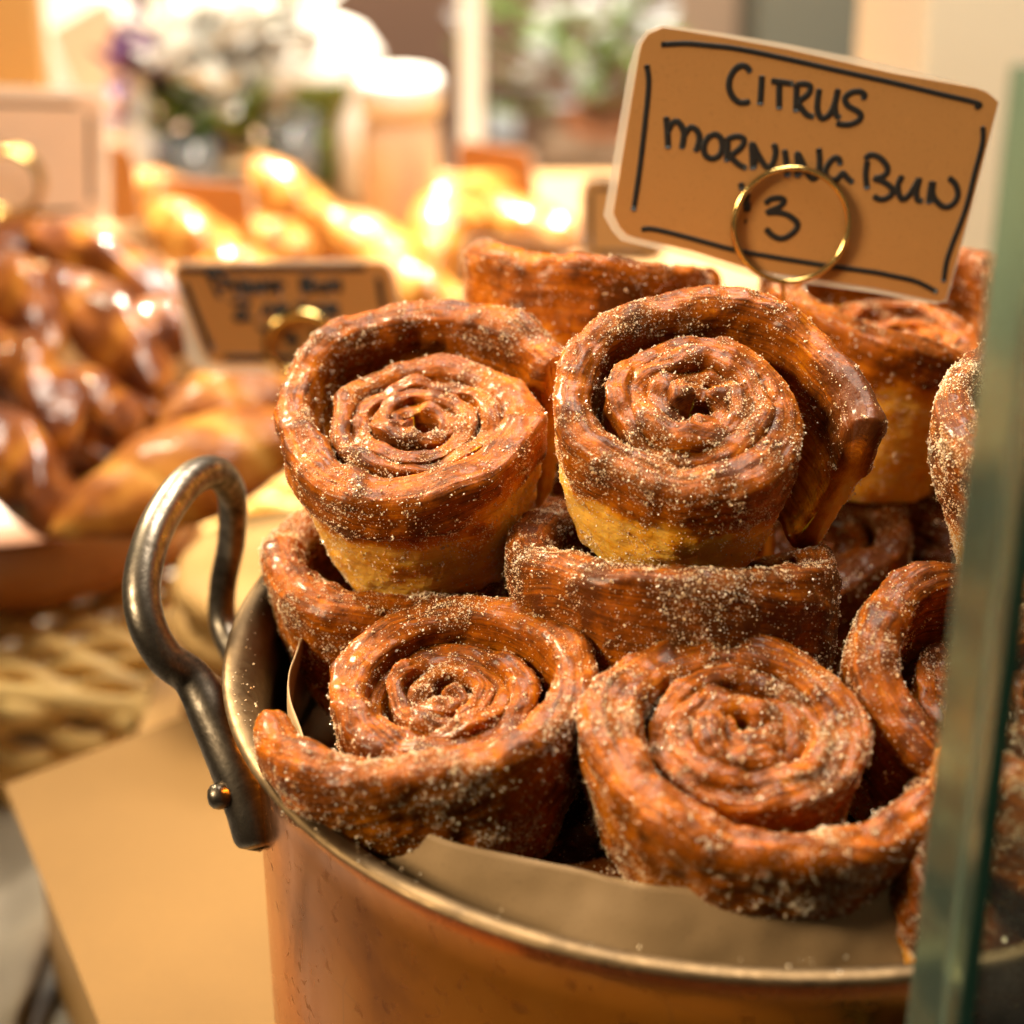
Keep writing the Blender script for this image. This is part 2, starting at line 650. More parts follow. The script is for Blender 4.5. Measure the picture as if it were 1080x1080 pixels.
    uv = np.stack([alo.ravel() * 28, acc.ravel() * 330, 0 * acc.ravel() + seed], 1)
    rid = (1 - np.abs(fbm(uv, seed + 8, 2))).reshape(n, m)
    uv2 = np.stack([alo.ravel() * 9, acc.ravel() * 110, 0 * acc.ravel() + seed], 1)
    fold = fbm(uv2, seed + 9, 2).reshape(n, m)
    disp = .0013 * low + .0009 * mid + top * (.00060 * (rid - .6) + .0010 * fold) * (.35 + .65 * sstep(-.3, .5, low))
    # seam where the tin ended
    disp = disp - .0006 * np.exp(-((zn - waist) / .025) ** 2) * (side > .5)
    P = P + N * disp[:, :, None]
    # whole-bun warp
    pf = P.reshape(-1, 3)
    wx = vnoise(pf * 17 + 3.1, seed + 20)
    wy = vnoise(pf * 17 + 7.7, seed + 21)
    P = P + (np.stack([wx, wy, 0 * wx], 1) * .0028).reshape(n, m, 3)
    # baked colour: pale where the tin covered the side, brown above it, darkest at loose edges
    bake = .06 + .75 * sstep(waist - .10, waist + .09, zn + .09 * low + .05 * mid) * (.9 + .1 * top)
    bake = np.where(side < -.5, .60 + .20 * top, bake)
    bake = bake + .14 * sstep(.2, .8, mid) - .10 * sstep(.1, .8, -low)
    bake = bake + edge_burn * (sstep(.028, .0, s_end)[:, None] * sstep(.55, 1.0, zn))
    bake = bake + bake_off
    # where the sugar sticks
    cl = fbm(pf * 190 + 11, seed + 30, 3).reshape(n, m)
    big = fbm(pf * 55 + 5, seed + 31, 2).reshape(n, m)
    sg = sstep(-.25, .75, cl * .7 + big * .75)
    outer = (last > -.02)[:, None] & (side > .1)
    topm = (side > -.9) & (side < .9)
    vis = np.where(outer | topm, 1.0, np.where(zn > .5, .55, .02))
    rimm = np.where(topm, 1.1, .95)
    sg = sg * rimm * vis
    # close the loose ends
    V = P.reshape(-1, 3)
    F = grid_faces(n, m, False, True)
    c0, c1 = P[0].mean(0), P[-1].mean(0)
    V = np.vstack([V, c0, c1])
    i = np.arange(m)
    j = (i + 1) % m
    k0 = n * m
    T1 = np.stack([np.full(m, k0), i, j], 1)
    T2 = np.stack([np.full(m, k0 + 1), (n - 1) * m + j, (n - 1) * m + i], 1)
    if flip < 0:
        F, T1, T2 = F[:, ::-1], T1[:, ::-1], T2[:, ::-1]
    root = empty(name, loc, label, 'pastry', 'cinnamon sugar buns piled in the copper pot', (0, 0, 0))
    root.rotation_euler = (Matrix.Rotation(R_(tilt[1]), 3, 'Y') @ Matrix.Rotation(R_(tilt[0]), 3, 'X')).to_euler()
    V[:, 2] -= H * .5
    me = mesh_np('dough', V, [F, T1, T2])
    ext = lambda a, q=0.0: np.concatenate([a.ravel(), [q, q]])
    attr(me, 'bake', ext(bake, .3))
    attr(me, 'along', ext(alo))
    attr(me, 'across', ext(acc))
    attr(me, 'sugar', ext(np.clip(sg, 0, 1.3) * sugar))
    link('dough', me, M[mat], root)
    # grains
    quad = grid_faces(n, m, False, False)
    Vq = V[quad]
    ar = np.linalg.norm(np.cross(Vq[:, 2] - Vq[:, 0], Vq[:, 3] - Vq[:, 1]), axis=1) / 2
    wgt = ar * (sg.ravel()[quad[:, 0]] ** 1.5 + .18 * vis.ravel()[quad[:, 0]])
    Nn = N.reshape(-1, 3)
    pr = wgt / wgt.sum()
    ng = int(ngr * sugar)
    pick = rg.choice(len(quad), ng, p=pr)
    uu, vv = rg.random((ng, 1)), rg.random((ng, 1))
    q = Vq[pick]
    pos = (q[:, 0] * (1 - uu) + q[:, 1] * uu) * (1 - vv) + (q[:, 3] * (1 - uu) + q[:, 2] * uu) * vv
    nor = Nn[quad[pick, 0]]
    sz = np.exp(rg.normal(math.log(.00017), .42, ng)).clip(.00009, .00050)
    # clumps
    nc_ = ng // 36
    ci = rg.choice(ng, nc_)
    cp = np.repeat(pos[ci], 9, 0) + rg.normal(0, .00042, (nc_ * 9, 3))
    cn = np.repeat(nor[ci], 9, 0)
    cs = np.exp(rg.normal(math.log(.00024), .34, nc_ * 9)).clip(.00012, .00060)
    pos, nor, sz = np.vstack([pos, cp]), np.vstack([nor, cn]), np.concatenate([sz, cs])
    gv, gf = grains(pos, nor, sz, rg)
    so = link('sugar_coating', mesh_np('sugar_coating', gv, gf, False), M['sugar'], root)
    so['kind'] = 'stuff'
    return root


BUNS = [
    dict(name='morning_bun', seed=11, label='pale sided tapered bun on top of the pile, beside the smaller kraft card',
         loc=at(452, 500, .690), tilt=(12, -4), spin=22, R=.0470, H=.065, cw=True, coil=.88, rim=1.0, gap=.0035, gap_c=.78, gap_w=.22, taper=.25, lip=.022, waist=.60, flare=.0, bake_off=.0, ramp=(.38, .80), dip=.0),
    dict(name='morning_bun', seed=23, label='upright tapered bun with a loose dark burnt flap down its side, under the brass ring',
         loc=at(726, 484, .655), tilt=(18, 3), spin=-12, R=.0458, H=.062, cw=True, coil=.90, rim=1.0, gap=.0025, gap_c=.82, gap_w=.25, flare=.0025, flare_len=.8, taper=.22, lip=.018, waist=.56, edge_burn=.55, end_top=.98, bake_off=.0, ramp=(.38, .80), dip=.0),
    dict(name='morning_bun', seed=37, label='bun at the pot handle with its thick open end curling out over the rim',
         loc=at(470, 778, .632), tilt=(8, -5), spin=190, R=.0462, H=.062, cw=True, coil=.80, rim=1.0, gap=.0025, gap_c=.75, gap_w=.4, flare=.0045, flare_len=1.2, taper=.18, lip=.012, waist=.24, end_top=.90, bake_off=.0, droop=-.030, w_out=.0140),
    dict(name='morning_bun', seed=41, label='wide flat bun above the folded paper edge, its straight tail pointing to the glass',
         loc=at(775, 822, .600), tilt=(13, 1), spin=-20, R=.0450, H=.054, cw=False, coil=.95, rim=1.0, gap=.001, gap_c=.25, gap_w=.2, flare=.0055, flare_len=1.2, taper=.20, lip=.012, waist=.22, end_top=.84, dome=-.004, bake_off=.0, w_out=.0160),
    dict(name='morning_bun', seed=53, label='wide brown bun lying directly under the bun with the burnt flap',
         loc=at(740, 644, .664), tilt=(-12, -7), spin=60, R=.0575, H=.062, cw=True, coil=.55, rim=1.0, gap=.006, gap_c=.5, gap_w=.5, taper=.12, lip=.012, waist=.20, bake_off=.10, w_out=.0150),
    dict(name='morning_bun', seed=61, label='half hidden bun between the iron handle and the pale tapered bun above it',
         loc=at(432, 646, .715), tilt=(2, -6), spin=60, R=.0450, H=.058, cw=True, coil=.66, rim=1.0, gap=.006, taper=.2, lip=.012, waist=.32),
    dict(name='morning_bun', seed=71, label='smooth brown bun at the back below the bottom corner of the citrus card',
         loc=at(630, 352, .775), tilt=(-22, 4), spin=35, R=.0480, H=.060, cw=True, coil=.85, rim=1.0, gap=.003, taper=.16, lip=.03, waist=.45, sugar=.5, flare=.004),
    dict(name='morning_bun', seed=83, label='hollow topped brown bun behind the flap bun, directly under the citrus card',
         loc=at(935, 392, .775), tilt=(-3, 4), spin=-50, R=.0540, H=.078, cw=True, coil=.72, rim=1.0, gap=.006, taper=.14, lip=.02, waist=.55, sugar=.8),
    dict(name='morning_bun', seed=97, label='pale orange bun turned on its side against the glass panel',
         loc=at(1146, 512, .650), tilt=(8, -8), spin=40, R=.0470, H=.066, cw=True, coil=.85, taper=.2, lip=.01, waist=.50, sugar=1.8, mat='dough', bake_off=.14),
    dict(name='morning_bun', seed=101, label='shiny reddish brown bun with a round hollow, low down beside the glass panel',
         loc=at(1022, 768, .625), tilt=(20, 10), spin=-20, R=.0430, H=.058, cw=True, coil=.75, rim=1.0, gap=.006, taper=.15, lip=.01, waist=.30, sugar=.55, bake_off=.06),
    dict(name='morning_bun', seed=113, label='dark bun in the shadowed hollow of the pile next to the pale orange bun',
         loc=at(965, 612, .775), tilt=(35, -20), spin=70, R=.0450, H=.055, cw=False, coil=.8, taper=.15, sugar=.6, mat='dough_dark', bake_off=.28),  # raised bake paints the hollow's shade onto this bun
    dict(name='morning_bun', seed=127, label='bun wedged between the paper end and the foot of the glass panel',
         loc=at(1052, 972, .592), tilt=(20, 30), spin=120, R=.0400, H=.050, cw=True, coil=.8, taper=.1, sugar=.7, bake_off=.12),
    dict(name='morning_bun', seed=131, label='sugary bun seen wholly through the glass panel, lowest at the edge',
         loc=at(1128, 800, .590), tilt=(20, 10), spin=200, R=.0440, H=.058, cw=True, coil=.8, taper=.12, lip=.01, waist=.3, sugar=1.2),
    dict(name='morning_bun', seed=137, label='sugary bun seen through the glass panel, above the lowest one there',
         loc=at(1140, 640, .690), tilt=(15, 10), spin=200, R=.0440, H=.058, cw=True, coil=.8, taper=.12, lip=.01, waist=.3, sugar=1.2),
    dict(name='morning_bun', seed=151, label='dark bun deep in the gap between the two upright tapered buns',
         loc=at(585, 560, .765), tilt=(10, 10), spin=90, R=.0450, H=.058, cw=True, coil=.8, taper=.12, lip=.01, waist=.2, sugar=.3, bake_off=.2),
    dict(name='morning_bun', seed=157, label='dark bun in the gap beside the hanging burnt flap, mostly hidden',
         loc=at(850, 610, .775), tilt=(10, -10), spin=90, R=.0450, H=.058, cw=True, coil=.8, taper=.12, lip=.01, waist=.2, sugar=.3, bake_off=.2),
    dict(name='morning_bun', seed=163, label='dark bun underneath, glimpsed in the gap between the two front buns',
         loc=at(592, 905, .640), tilt=(5, 5), spin=90, R=.0420, H=.052, cw=True, coil=.8, taper=.12, lip=.01, waist=.2, sugar=.3, bake_off=.2),  # added to cover the lit liner; dark tone stands in for shade
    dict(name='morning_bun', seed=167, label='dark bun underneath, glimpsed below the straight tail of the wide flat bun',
         loc=at(925, 900, .645), tilt=(5, -5), spin=90, R=.0420, H=.052, cw=True, coil=.8, taper=.12, lip=.01, waist=.2, sugar=.3, bake_off=.2),  # added filler, its dark tone painting shade under the tail
]
for b in BUNS:
    bun(**b)

# ---------------------------------------------------------------- copper pot
pot = empty('copper_pot', (0, 0, 0), 'large copper pot with aged tin lip and iron handle, full of sugared buns', 'pot')
add('body', lathe([(.0, .0), (.148, .0), (.155, .003), (.1595, .012), (.1615, .04), (.1620, .168), (.1632, .178), (.1665, .1855), (.1700, .1890), (.1712, .1905)], 160), M['copper'], pot)
add('tin_lining', lathe([(.1712, .1905), (.1709, .1917), (.1695, .1924), (.1670, .1924), (.1645, .1912), (.1615, .1885), (.1590, .185), (.1566, .178), (.1560, .05), (.1540, .012), (.150, .006), (.0, .005)], 160), M['tin'], pot)
hp = [(273, 893, .676), (271, 884, .676), (264, 850, .676), (248, 803, .678), (226, 757, .681), (203, 716, .683), (174, 693, .679), (154, 655, .678), (150, 610, .683), (165, 556, .694), (196, 510, .71), (226, 498, .727), (244, 520, .745), (244, 570, .762), (235, 618, .772), (236, 660, .774), (256, 700, .765), (282, 735, .757)]
hr = [.0040, .0074, .0084, .0090, .0080, .0066, .0062, .0062, .0063, .0062, .0060, .0058, .0053, .0051, .0050, .0052, .0056, .0060]
pts = spline([at(*p) for p in hp], 10)
rad = spline([(r, 0, 0) for r in hr], 10)[:, 0]
hnd = add('handle', tube(pts, rad, 20), M['iron'], pot)
# mounts that hold the handle to the wall
mt = spline([at(206, 716, .685), at(232, 735, .695), at(262, 770, .705)], 8)
add('handle_mount', tube(mt, [.0062] * 8 + [.0066] * 9, 16, up=(0, 0, 1), flat=.8), M['iron'], hnd)
c = at(243, 838, .672)
prof = [(.0, .0075), (.0022, .0072), (.0038, .0060), (.0044, .0040), (.0042, .0015), (.003, .0), (.0026, -.016), (0, -.016)]
v, f = lathe(prof, 24)
Rm = np.array(Matrix.Rotation(R_(-90), 3, 'Y') @ Matrix.Rotation(R_(14), 3, 'X'))
add('rivet', (v @ Rm.T + c, f), M['iron'], hnd)

# folded paper standing inside the front of the pot
collar = [(150, .142, .0, .152), (168, .140, .002, .152), (183, .148, .005, .152), (195, .151, .004, .1535), (206, .1535, .002, .1545), (216, .1545, .001, .1548), (228, .146, .002, .1548), (243, .1375, .003, .1545), (256, .137, .003, .1545), (270, .134, .004, .1545), (281, .131, .006, .154), (283.2, .1305, .006, .154)]
cl = spline(collar, 16)
rows = 26
vv = []
for (a, rt, zt, rb) in cl:
    for k in range(rows):
        t = k / (rows - 1)
        r = rb + (rt - rb) * t ** 1.2
        z = (RIM - .042) + (zt + .042) * t
        r += .0006 * math.sin(a * .35 + t * 3) + .0011 * float(fbm(np.array([[a * .11, t * 2.2, 4.]]), 5, 3)[0])
        z += .0012 * float(vnoise(np.array([[a * .07, 2., 4.]]), 8)[0]) * t
        vv.append((r * math.cos(R_(a)), r * math.sin(R_(a)), z))
pl = add('paper_liner', (np.array(vv), [grid_faces(len(cl), rows)]), M['liner'])
sm = pl.modifiers.new('thickness', 'SOLIDIFY')
sm.thickness = .0005
tag(pl, 'folded brown parchment lining standing inside the front of the copper pot', 'paper')
fl_, ff_ = lathe([(.0, RIM - .075), (.06, RIM - .073), (.11, RIM - .076), (.145, RIM - .072), (.1535, RIM - .06), (.154, RIM - .05)], 60)
fl_[:, 2] += .003 * fbm(fl_ * 40, 3, 2)
pb = add('liner_base', (fl_, ff_), M['liner'], pl)

# grains of sugar fallen on the lip and the paper edge
rg_ = np.random.default_rng(77)
cp_ = []
for k in range(150):
    a = R_(rg_.normal(196, 22) if k % 3 else rg_.uniform(150, 300))
    r = rg_.uniform(.1605, .1695)
    cp_.append((r * math.cos(a), r * math.sin(a), RIM + .0022 - max(0, .1640 - r) * .3))
cp_ = np.array(cp_)
gv, gf = grains(cp_, np.tile([[0, 0, 1.0]], (len(cp_), 1)), np.exp(rg_.normal(math.log(.00028), .4, len(cp_))), rg_)
tag(link('sugar_crumbs', mesh_np('sugar_crumbs', gv, gf, False), M['sugar']), 'loose sugar grains fallen on the dull tin lip of the copper pot', 'sugar', None, 'stuff')

# ---------------------------------------------------------------- the citrus card
cp0 = at(847, 175, .725)
cn = np.array([.05, -math.cos(R_(12)), math.sin(R_(12))])
cn /= np.linalg.norm(cn)
pc = lambda p, off=0.0: on_plane(p[0], p[1], cp0, cn) + cn * off
card = empty('sign_card', tuple(cp0), 'brown kraft card reading CITRUS MORNING BUN, tilted above the bun pile', 'sign')


def local(vf, o):
    return vf[0] - np.array(o.location), vf[1]


kraft_outline = [(677, 46), (684, 36), (699, 29), (760, 39), (830, 52), (940, 77), (1030, 93), (1042, 98), (1053, 108), (1018, 241), (997, 315), (992, 318), (985, 317), (920, 303), (792, 284), (732, 265), (662, 248), (654, 240), (647, 225), (674, 59)]
lam_outline = [(671, 47), (682, 32), (699, 26), (765, 35), (830, 46), (905, 61), (1000, 84), (1040, 95), (1055, 108), (1020, 243), (999, 319), (985, 321), (920, 309), (792, 292), (732, 273), (655, 254), (646, 244), (637, 228), (664, 70)]
add('card_face', local(prism([pc(p, 0) for p in kraft_outline], -cn * .0006), card), M['kraft'], card, False)
add('laminate', local(prism([pc(p, -.0008) for p in lam_outline], -cn * .0007), card), M['laminate'], card, False)


def strokes(lines, org, sc):
    return [[(org[0] + x * sc, org[1] + y * sc) for x, y in l] for l in lines]


L = []
L += strokes([
    [(275, 140), (255, 112), (225, 105), (190, 125), (160, 175), (155, 230), (175, 280), (210, 312), (245, 315), (270, 308)],
    [(342, 165), (338, 240), (332, 325)],
    [(400, 192), (450, 198), (520, 208)], [(440, 205), (440, 280), (440, 350)],
    [(540, 215), (538, 290), (537, 365)], [(540, 215), (580, 208), (615, 220), (610, 260), (570, 295), (545, 310), (570, 350), (600, 385), (635, 395)],
    [(668, 240), (660, 300), (658, 350), (670, 390), (690, 405), (720, 390), (745, 350), (765, 290), (775, 240)], [(772, 255), (757, 330), (765, 385), (785, 400)],
    [(920, 295), (925, 270), (900, 252), (860, 255), (825, 275), (815, 300), (835, 335), (880, 360), (905, 385), (895, 415), (850, 438), (800, 440), (770, 432)],
], (740, 50), .1852)
L += strokes([
    [(122, 75), (128, 160), (132, 250)], [(130, 160), (150, 115), (180, 98), (205, 120), (222, 160), (218, 210), (210, 250)], [(222, 180), (245, 145), (270, 132), (300, 155), (310, 195), (300, 240), (290, 268)],
    [(400, 170), (360, 190), (335, 240), (345, 290), (380, 310), (420, 295), (440, 250), (435, 200), (410, 175), (395, 172)],
    [(470, 195), (470, 260), (465, 325)], [(470, 200), (510, 185), (550, 188), (565, 215), (540, 255), (500, 285), (490, 300), (530, 340), (575, 365)],
    [(615, 370), (612, 300), (610, 225), (640, 280), (680, 345), (710, 360), (735, 320), (745, 270), (735, 228)], [(622, 360), (624, 300), (616, 240)],
    [(795, 262), (805, 330), (812, 410)],
    [(868, 415), (872, 350), (868, 280), (900, 340), (930, 400), (960, 425), (985, 395), (995, 330), (990, 255)], [(880, 400), (886, 350), (876, 290)],
], (680, 110), .1852)
L += strokes([
    [(225, 165), (220, 140), (200, 130), (170, 155), (150, 195), (155, 225), (185, 248), (215, 235), (240, 210), (262, 235), (290, 258)],
    [(365, 150), (358, 220), (365, 290)], [(355, 135), (385, 115), (430, 130), (465, 170), (468, 205), (440, 230), (405, 238), (450, 255), (490, 285), (495, 315), (465, 340), (430, 345), (400, 330)],
    [(545, 225), (525, 270), (530, 320), (550, 345), (580, 325), (610, 280), (635, 240), (620, 300), (625, 345), (650, 355)],
    [(700, 255), (690, 310), (683, 365)], [(708, 255), (703, 310), (720, 350), (765, 385), (810, 370), (835, 320), (820, 265), (790, 235)], [(696, 260), (700, 320), (695, 360)],
], (840, 140), .2037)
L += strokes([
    [(248, 140), (255, 180)], [(292, 205), (282, 255), (288, 298)], [(268, 303), (304, 298)], [(270, 235), (298, 228)], [(268, 262), (302, 285)], [(276, 380), (280, 381)],
    [(405, 268), (440, 240), (500, 235), (520, 255), (490, 290), (415, 325), (480, 325), (550, 345), (605, 395), (590, 440), (540, 480), (490, 490), (440, 465), (408, 430)],
], (740, 170), 1 / 6)
borders = [
    [(698, 47), (723, 46), (746, 48), (780, 52), (833, 63), (890, 76), (940, 87), (990, 99), (1031, 109), (1029, 114)],
    [(682, 69), (684, 89), (680, 131), (674, 182), (668, 222)],
    [(677, 242), (690, 242), (723, 250), (745, 256), (785, 266), (863, 279), (920, 287), (940, 291), (966, 297), (988, 308)],
    [(1036.5, 134), (1036, 151), (1028, 182), (1018, 221), (1004, 258), (998, 277), (995, 297)],
]
tb = []
for l in L:
    p = np.array([pc(q, .00012) for q in l])
    tb.append(tube(spline(p, 5), .00112, 8, up=cn, flat=.12))
add('lettering', local(join(tb), card), M['ink'], card)
tb = []
for l in borders:
    p = np.array([pc(q, .00012) for q in l])
    tb.append(tube(spline(p, 6), .00098, 8, up=cn, flat=.12))
add('border_line', local(join(tb), card), M['ink'], card)


def ring_holder(name, label, c, ex, ey, en, rx, ry, r, stem_to, group):
    o = empty(name, tuple(c), label, 'card holder', group)
    a = np.linspace(0, 2 * PI, 72, endpoint=False)
    p = ex[None] * (rx * np.cos(a))[:, None] + ey[None] * (ry * np.sin(a))[:, None] + en[None] * .0016
    add('front_ring', tube(p, r, 12, True), M['brass'], o)
    p = ex[None] * (rx * .97 * np.cos(a))[:, None] + ey[None] * (ry * .97 * np.sin(a) + .0015)[:, None] - en[None] * .0078
    add('back_ring', tube(p, r, 12, True), M['brass'], o)
    s0 = -ey * ry - en * .001 + ex * -.002
    add('stem', tube(np.linspace(s0, np.array(stem_to) - c, 6), r * .75, 10), M['brass'], o)
    return o


ex = np.cross(np.array([0, 0, 1.0]), -cn)
ex = -ex / np.linalg.norm(ex) if ex[0] < 0 else ex / np.linalg.norm(ex)
ey = np.cross(cn, ex)
ey = ey if ey[2] > 0 else -ey
rc_ = pc((833.3, 237), .0)
ring_holder('ring_holder', 'brass wire ring on a short stem clasping the citrus card', rc_, ex, ey, cn, .0202, .0198, .00105, rc_ - ey * .045, 'brass ring card holders')

# ---------------------------------------------------------------- glass panel
gl = NT('green_glass')
gl.set(Base_Color=(.46, .70, .56), Roughness=.24, Transmission_Weight=.93, IOR=1.25)
g0 = np.array([CAM[0] + .0974, CAM[1] + .405])
plan = [(0, 0), (.0078, -.0098), (.0105, -.0108), (.30, -.0125), (.30, -.0005)]
zt_ = .433
pn = empty('sneeze_guard', (g0[0], g0[1], 0), 'upright clear glass panel with a thick greenish edge in front of the pot', 'glass panel')
pg = NT('clear_pane')
tr = pg.n('ShaderNodeBsdfTransparent')
tr.inputs[0].default_value = (.86, .93, .89, 1)
gs = pg.n('ShaderNodeBsdfGlossy')
gs.inputs['Roughness'].default_value = .015
fr_ = pg.n('ShaderNodeFresnel')
fr_.inputs[0].default_value = 1.5
mx_ = pg.n('ShaderNodeMixShader')
pg.l(fr_.outputs[0], mx_.inputs[0])
pg.l(tr.outputs[0], mx_.inputs[1])
pg.l(gs.outputs[0], mx_.inputs[2])
df_ = pg.n('ShaderNodeBsdfDiffuse')  # pale diffuse haze imitating the milky reflection on the pane
df_.inputs[0].default_value = (.75, .74, .70, 1)
m2_ = pg.n('ShaderNodeMixShader')
pg.l(pg.mapr(pg.noise(pg.coord(), 40, 4), .35, .75, .03, .14), m2_.inputs[0])
pg.l(mx_.outputs[0], m2_.inputs[1])
pg.l(df_.outputs[0], m2_.inputs[2])
pg.l(m2_.outputs[0], pg.out.inputs[0])
add('green_arris', prism([(x, y, 0) for x, y in [(.0107, -.0109), (.0138, -.0111), (.0138, -.0002), (.0107, -.0001)]], (0, 0, zt_)), simple('dark_green_glass', (.012, .050, .036), .15, .2, 30, 0), pn, False)
add('pane', prism([(x, y, 0) for x, y in [(.0140, -.0107), (.30, -.0125), (.30, -.0005), (.0140, -.0002)]], (0, 0, zt_)), pg.m, pn, False)
add('bevelled_edge', prism([(x, y, 0) for x, y in [(0, 0), (.0078, -.0098), (.0105, -.0108), (.0105, -.0001)]], (0, 0, zt_)), gl.m, pn, False, .0010)

# ---------------------------------------------------------------- board, counter and left side
ctr = add('counter', box((-.2, .35, -.17), (3.0, 2.2, .10)), M['counter'])
tag(ctr, kind='structure')
bz = 0.0
fl1, fl2 = on_z(30, 820, bz), on_z(195, 757, bz)
nl = on_z(128, 1082, bz)
u1 = (fl2 - fl1) / np.linalg.norm(fl2 - fl1)
far_r = fl1 + u1 * .62
near_l = fl1 + (nl - fl1) * 2.0
near_r = near_l + u1 * .60
brd = empty('wooden_board', (0, 0, 0), 'pale wooden block wrapped on top with brown kraft paper, under the pot', 'board')
add('block', prism([fl1, near_l, near_r, far_r], (0, 0, -.119)), M['board_wood'], brd, False, .003)
off = np.array([0, 0, .0006])
ins = lambda p, q, k: p + (q - p) * k
add('kraft_cover', prism([fl1 + off - u1 * .012, near_l + off - u1 * .004, near_r + off, far_r + off], (0, 0, .0005)), M['kraft_board'], brd, False)
# white cloth at the board's foot
cv = []
base = on_z(20, 930, -.119)
nx, ny = 40, 40
for i in range(nx):
    for j in range(ny):
        s, t = i / (nx - 1) - .5, j / (ny - 1) - .5
        cv.append((base[0] - .09 + s * .26 + .03 * t, base[1] + .02 + t * .34, -.1185 + .010 * (1 + math.sin(s * 21 + t * 9 + math.sin(t * 14)) * .9) + .003 * math.sin(t * 40)))
cl_ = add('linen_cloth', (np.array(cv), [grid_faces(nx, ny)]), M['cloth'])
sm = cl_.modifiers.new('thickness', 'SOLIDIFY')
sm.thickness = .002
tag(cl_, 'rumpled off white linen cloth lying below the kraft covered block', 'cloth')

# wicker tray turned upside down under the bowl
wk = empty('wicker_basket', (0, 0, 0), 'pale woven wicker basket upside down beneath the wooden bowl', 'basket')
wc = on_z(150, 745, -.032)
u2 = np.array([-.93, .20, 0])
u2 /= np.linalg.norm(u2)
v2 = np.array([.50, .86, 0])
v2 /= np.linalg.norm(v2)
wc[2] = 0
parts = []
def weave(o, a, lng, height, rows, stakes, zb):
    nn = np.cross(a, [0, 0, 1.0])
    for r in range(rows):
        z = zb + (r + .5) * height / rows
        s = np.linspace(0, lng, int(stakes * 8) + 1)
        w = np.cos(s / lng * stakes * PI + r * PI) * .0078
        p = o[None] + a[None] * s[:, None] + nn[None] * w[:, None] + np.array([0, 0, z])[None]
        parts.append(tube(p, height / rows * .43, 8))
    for k in range(stakes + 1):
        p = o + a * (lng * (k + .5) / stakes)
        parts.append(tube([p + np.array([0, 0, zb]), p + np.array([0, 0, zb + height])], .003, 6))
weave(wc, u2, .42, .086, 6, 13, -.118)
weave(wc, v2, .34, .086, 6, 11, -.118)
add('woven_side', join(parts), M['wicker'], wk)
parts = []
for r in range(24):
    o_ = wc + v2 * (.34 * (r + .5) / 24)
    s = np.linspace(0, .42, 129)
    w = np.cos(s / .42 * 15 * PI + r * PI) * .0045
    parts.append(tube(o_[None] + u2[None] * s[:, None] + np.array([0, 0, 1])[None] * (w - .037)[:, None], .0054, 8))
add('woven_top', join(parts), M['wicker'], wk)
rimp = [wc + u2 * .42, wc + u2 * .2, wc + u2 * .01, wc + v2 * .01, wc + v2 * .17, wc + v2 * .34]
add('border_braid', tube(spline([p + np.array([0, 0, -.034]) for p in rimp], 8), .0065, 10), M['wicker'], wk)

# wooden bowl
bc = at(28, 572, 1.22)
bzr = .030
bowl_c = np.array([bc[0], bc[1], 0])
bowl = empty('wooden_bowl', tuple(bowl_c), 'round dark wooden bowl heaped with glazed twists, on the wicker basket', 'bowl')
add('bowl_body', lathe([(0, -.026), (.075, -.026), (.098, -.018), (.112, .004), (.118, bzr - .002), (.1165, bzr + .002), (.113, bzr), (.106, .006), (.09, -.010), (0, -.014)], 90), M['bowl_wood'], bowl)


def pastry_mesh(seed, Ln, W, segs, curve, flat=.8, ridge=.14, tw=.6, pw=.75, rope=0.0):
    n, m = 150, 44
    s = np.linspace(0, 1, n)
    ang = (s - .5) * curve
    if abs(curve) > 1e-3:
        rad = Ln / curve
        cx, cy = rad * np.sin(ang), rad * (np.cos(ang) - 1)
    else:
        cx, cy = (s - .5) * Ln, 0 * s
    tx, ty = np.cos(ang), -np.sin(ang)
    base = W * np.clip(np.sin(PI * s), 0, 1) ** pw + .0006
    a = np.linspace(0, 2 * PI, m, endpoint=False)
    S_, A_ = np.meshgrid(s, a, indexing='ij')
    ph = S_ * segs + tw * np.cos(A_) * .35 + .15 * vnoise(np.stack([S_.ravel() * 4, A_.ravel(), 0 * S_.ravel() + seed], 1), seed).reshape(n, m)
    fr = ph - np.floor(ph)
    saw = np.sin(PI * fr) ** .55
    rr = base[:, None] * (1 - ridge + 2 * ridge * saw)
    nn = fbm(np.stack([S_.ravel() * 8, np.cos(A_).ravel() * 2, np.sin(A_).ravel() * 2 + seed], 1), seed + 2, 3).reshape(n, m)
    rr = rr * (1 + .055 * nn + rope * np.cos(3 * A_ - 2 * PI * 1.3 * S_ + seed))
    x = cx[:, None] + (-ty)[:, None] * rr * np.cos(A_)
    y = cy[:, None] + tx[:, None] * rr * np.cos(A_)
    z = rr * np.sin(A_) * flat
    v = np.stack([x, y, z], 2).reshape(-1, 3)
    me = mesh_np('crust', v, [grid_faces(n, m, False, True)])
    attr(me, 'bake', (.30 + .42 * saw * (np.sin(A_) > -.6) - .30 * (1 - saw)).ravel() + .2 * nn.ravel())
    attr(me, 'along', (S_ * Ln).ravel())
    attr(me, 'across', (A_ * W).ravel())
    return me


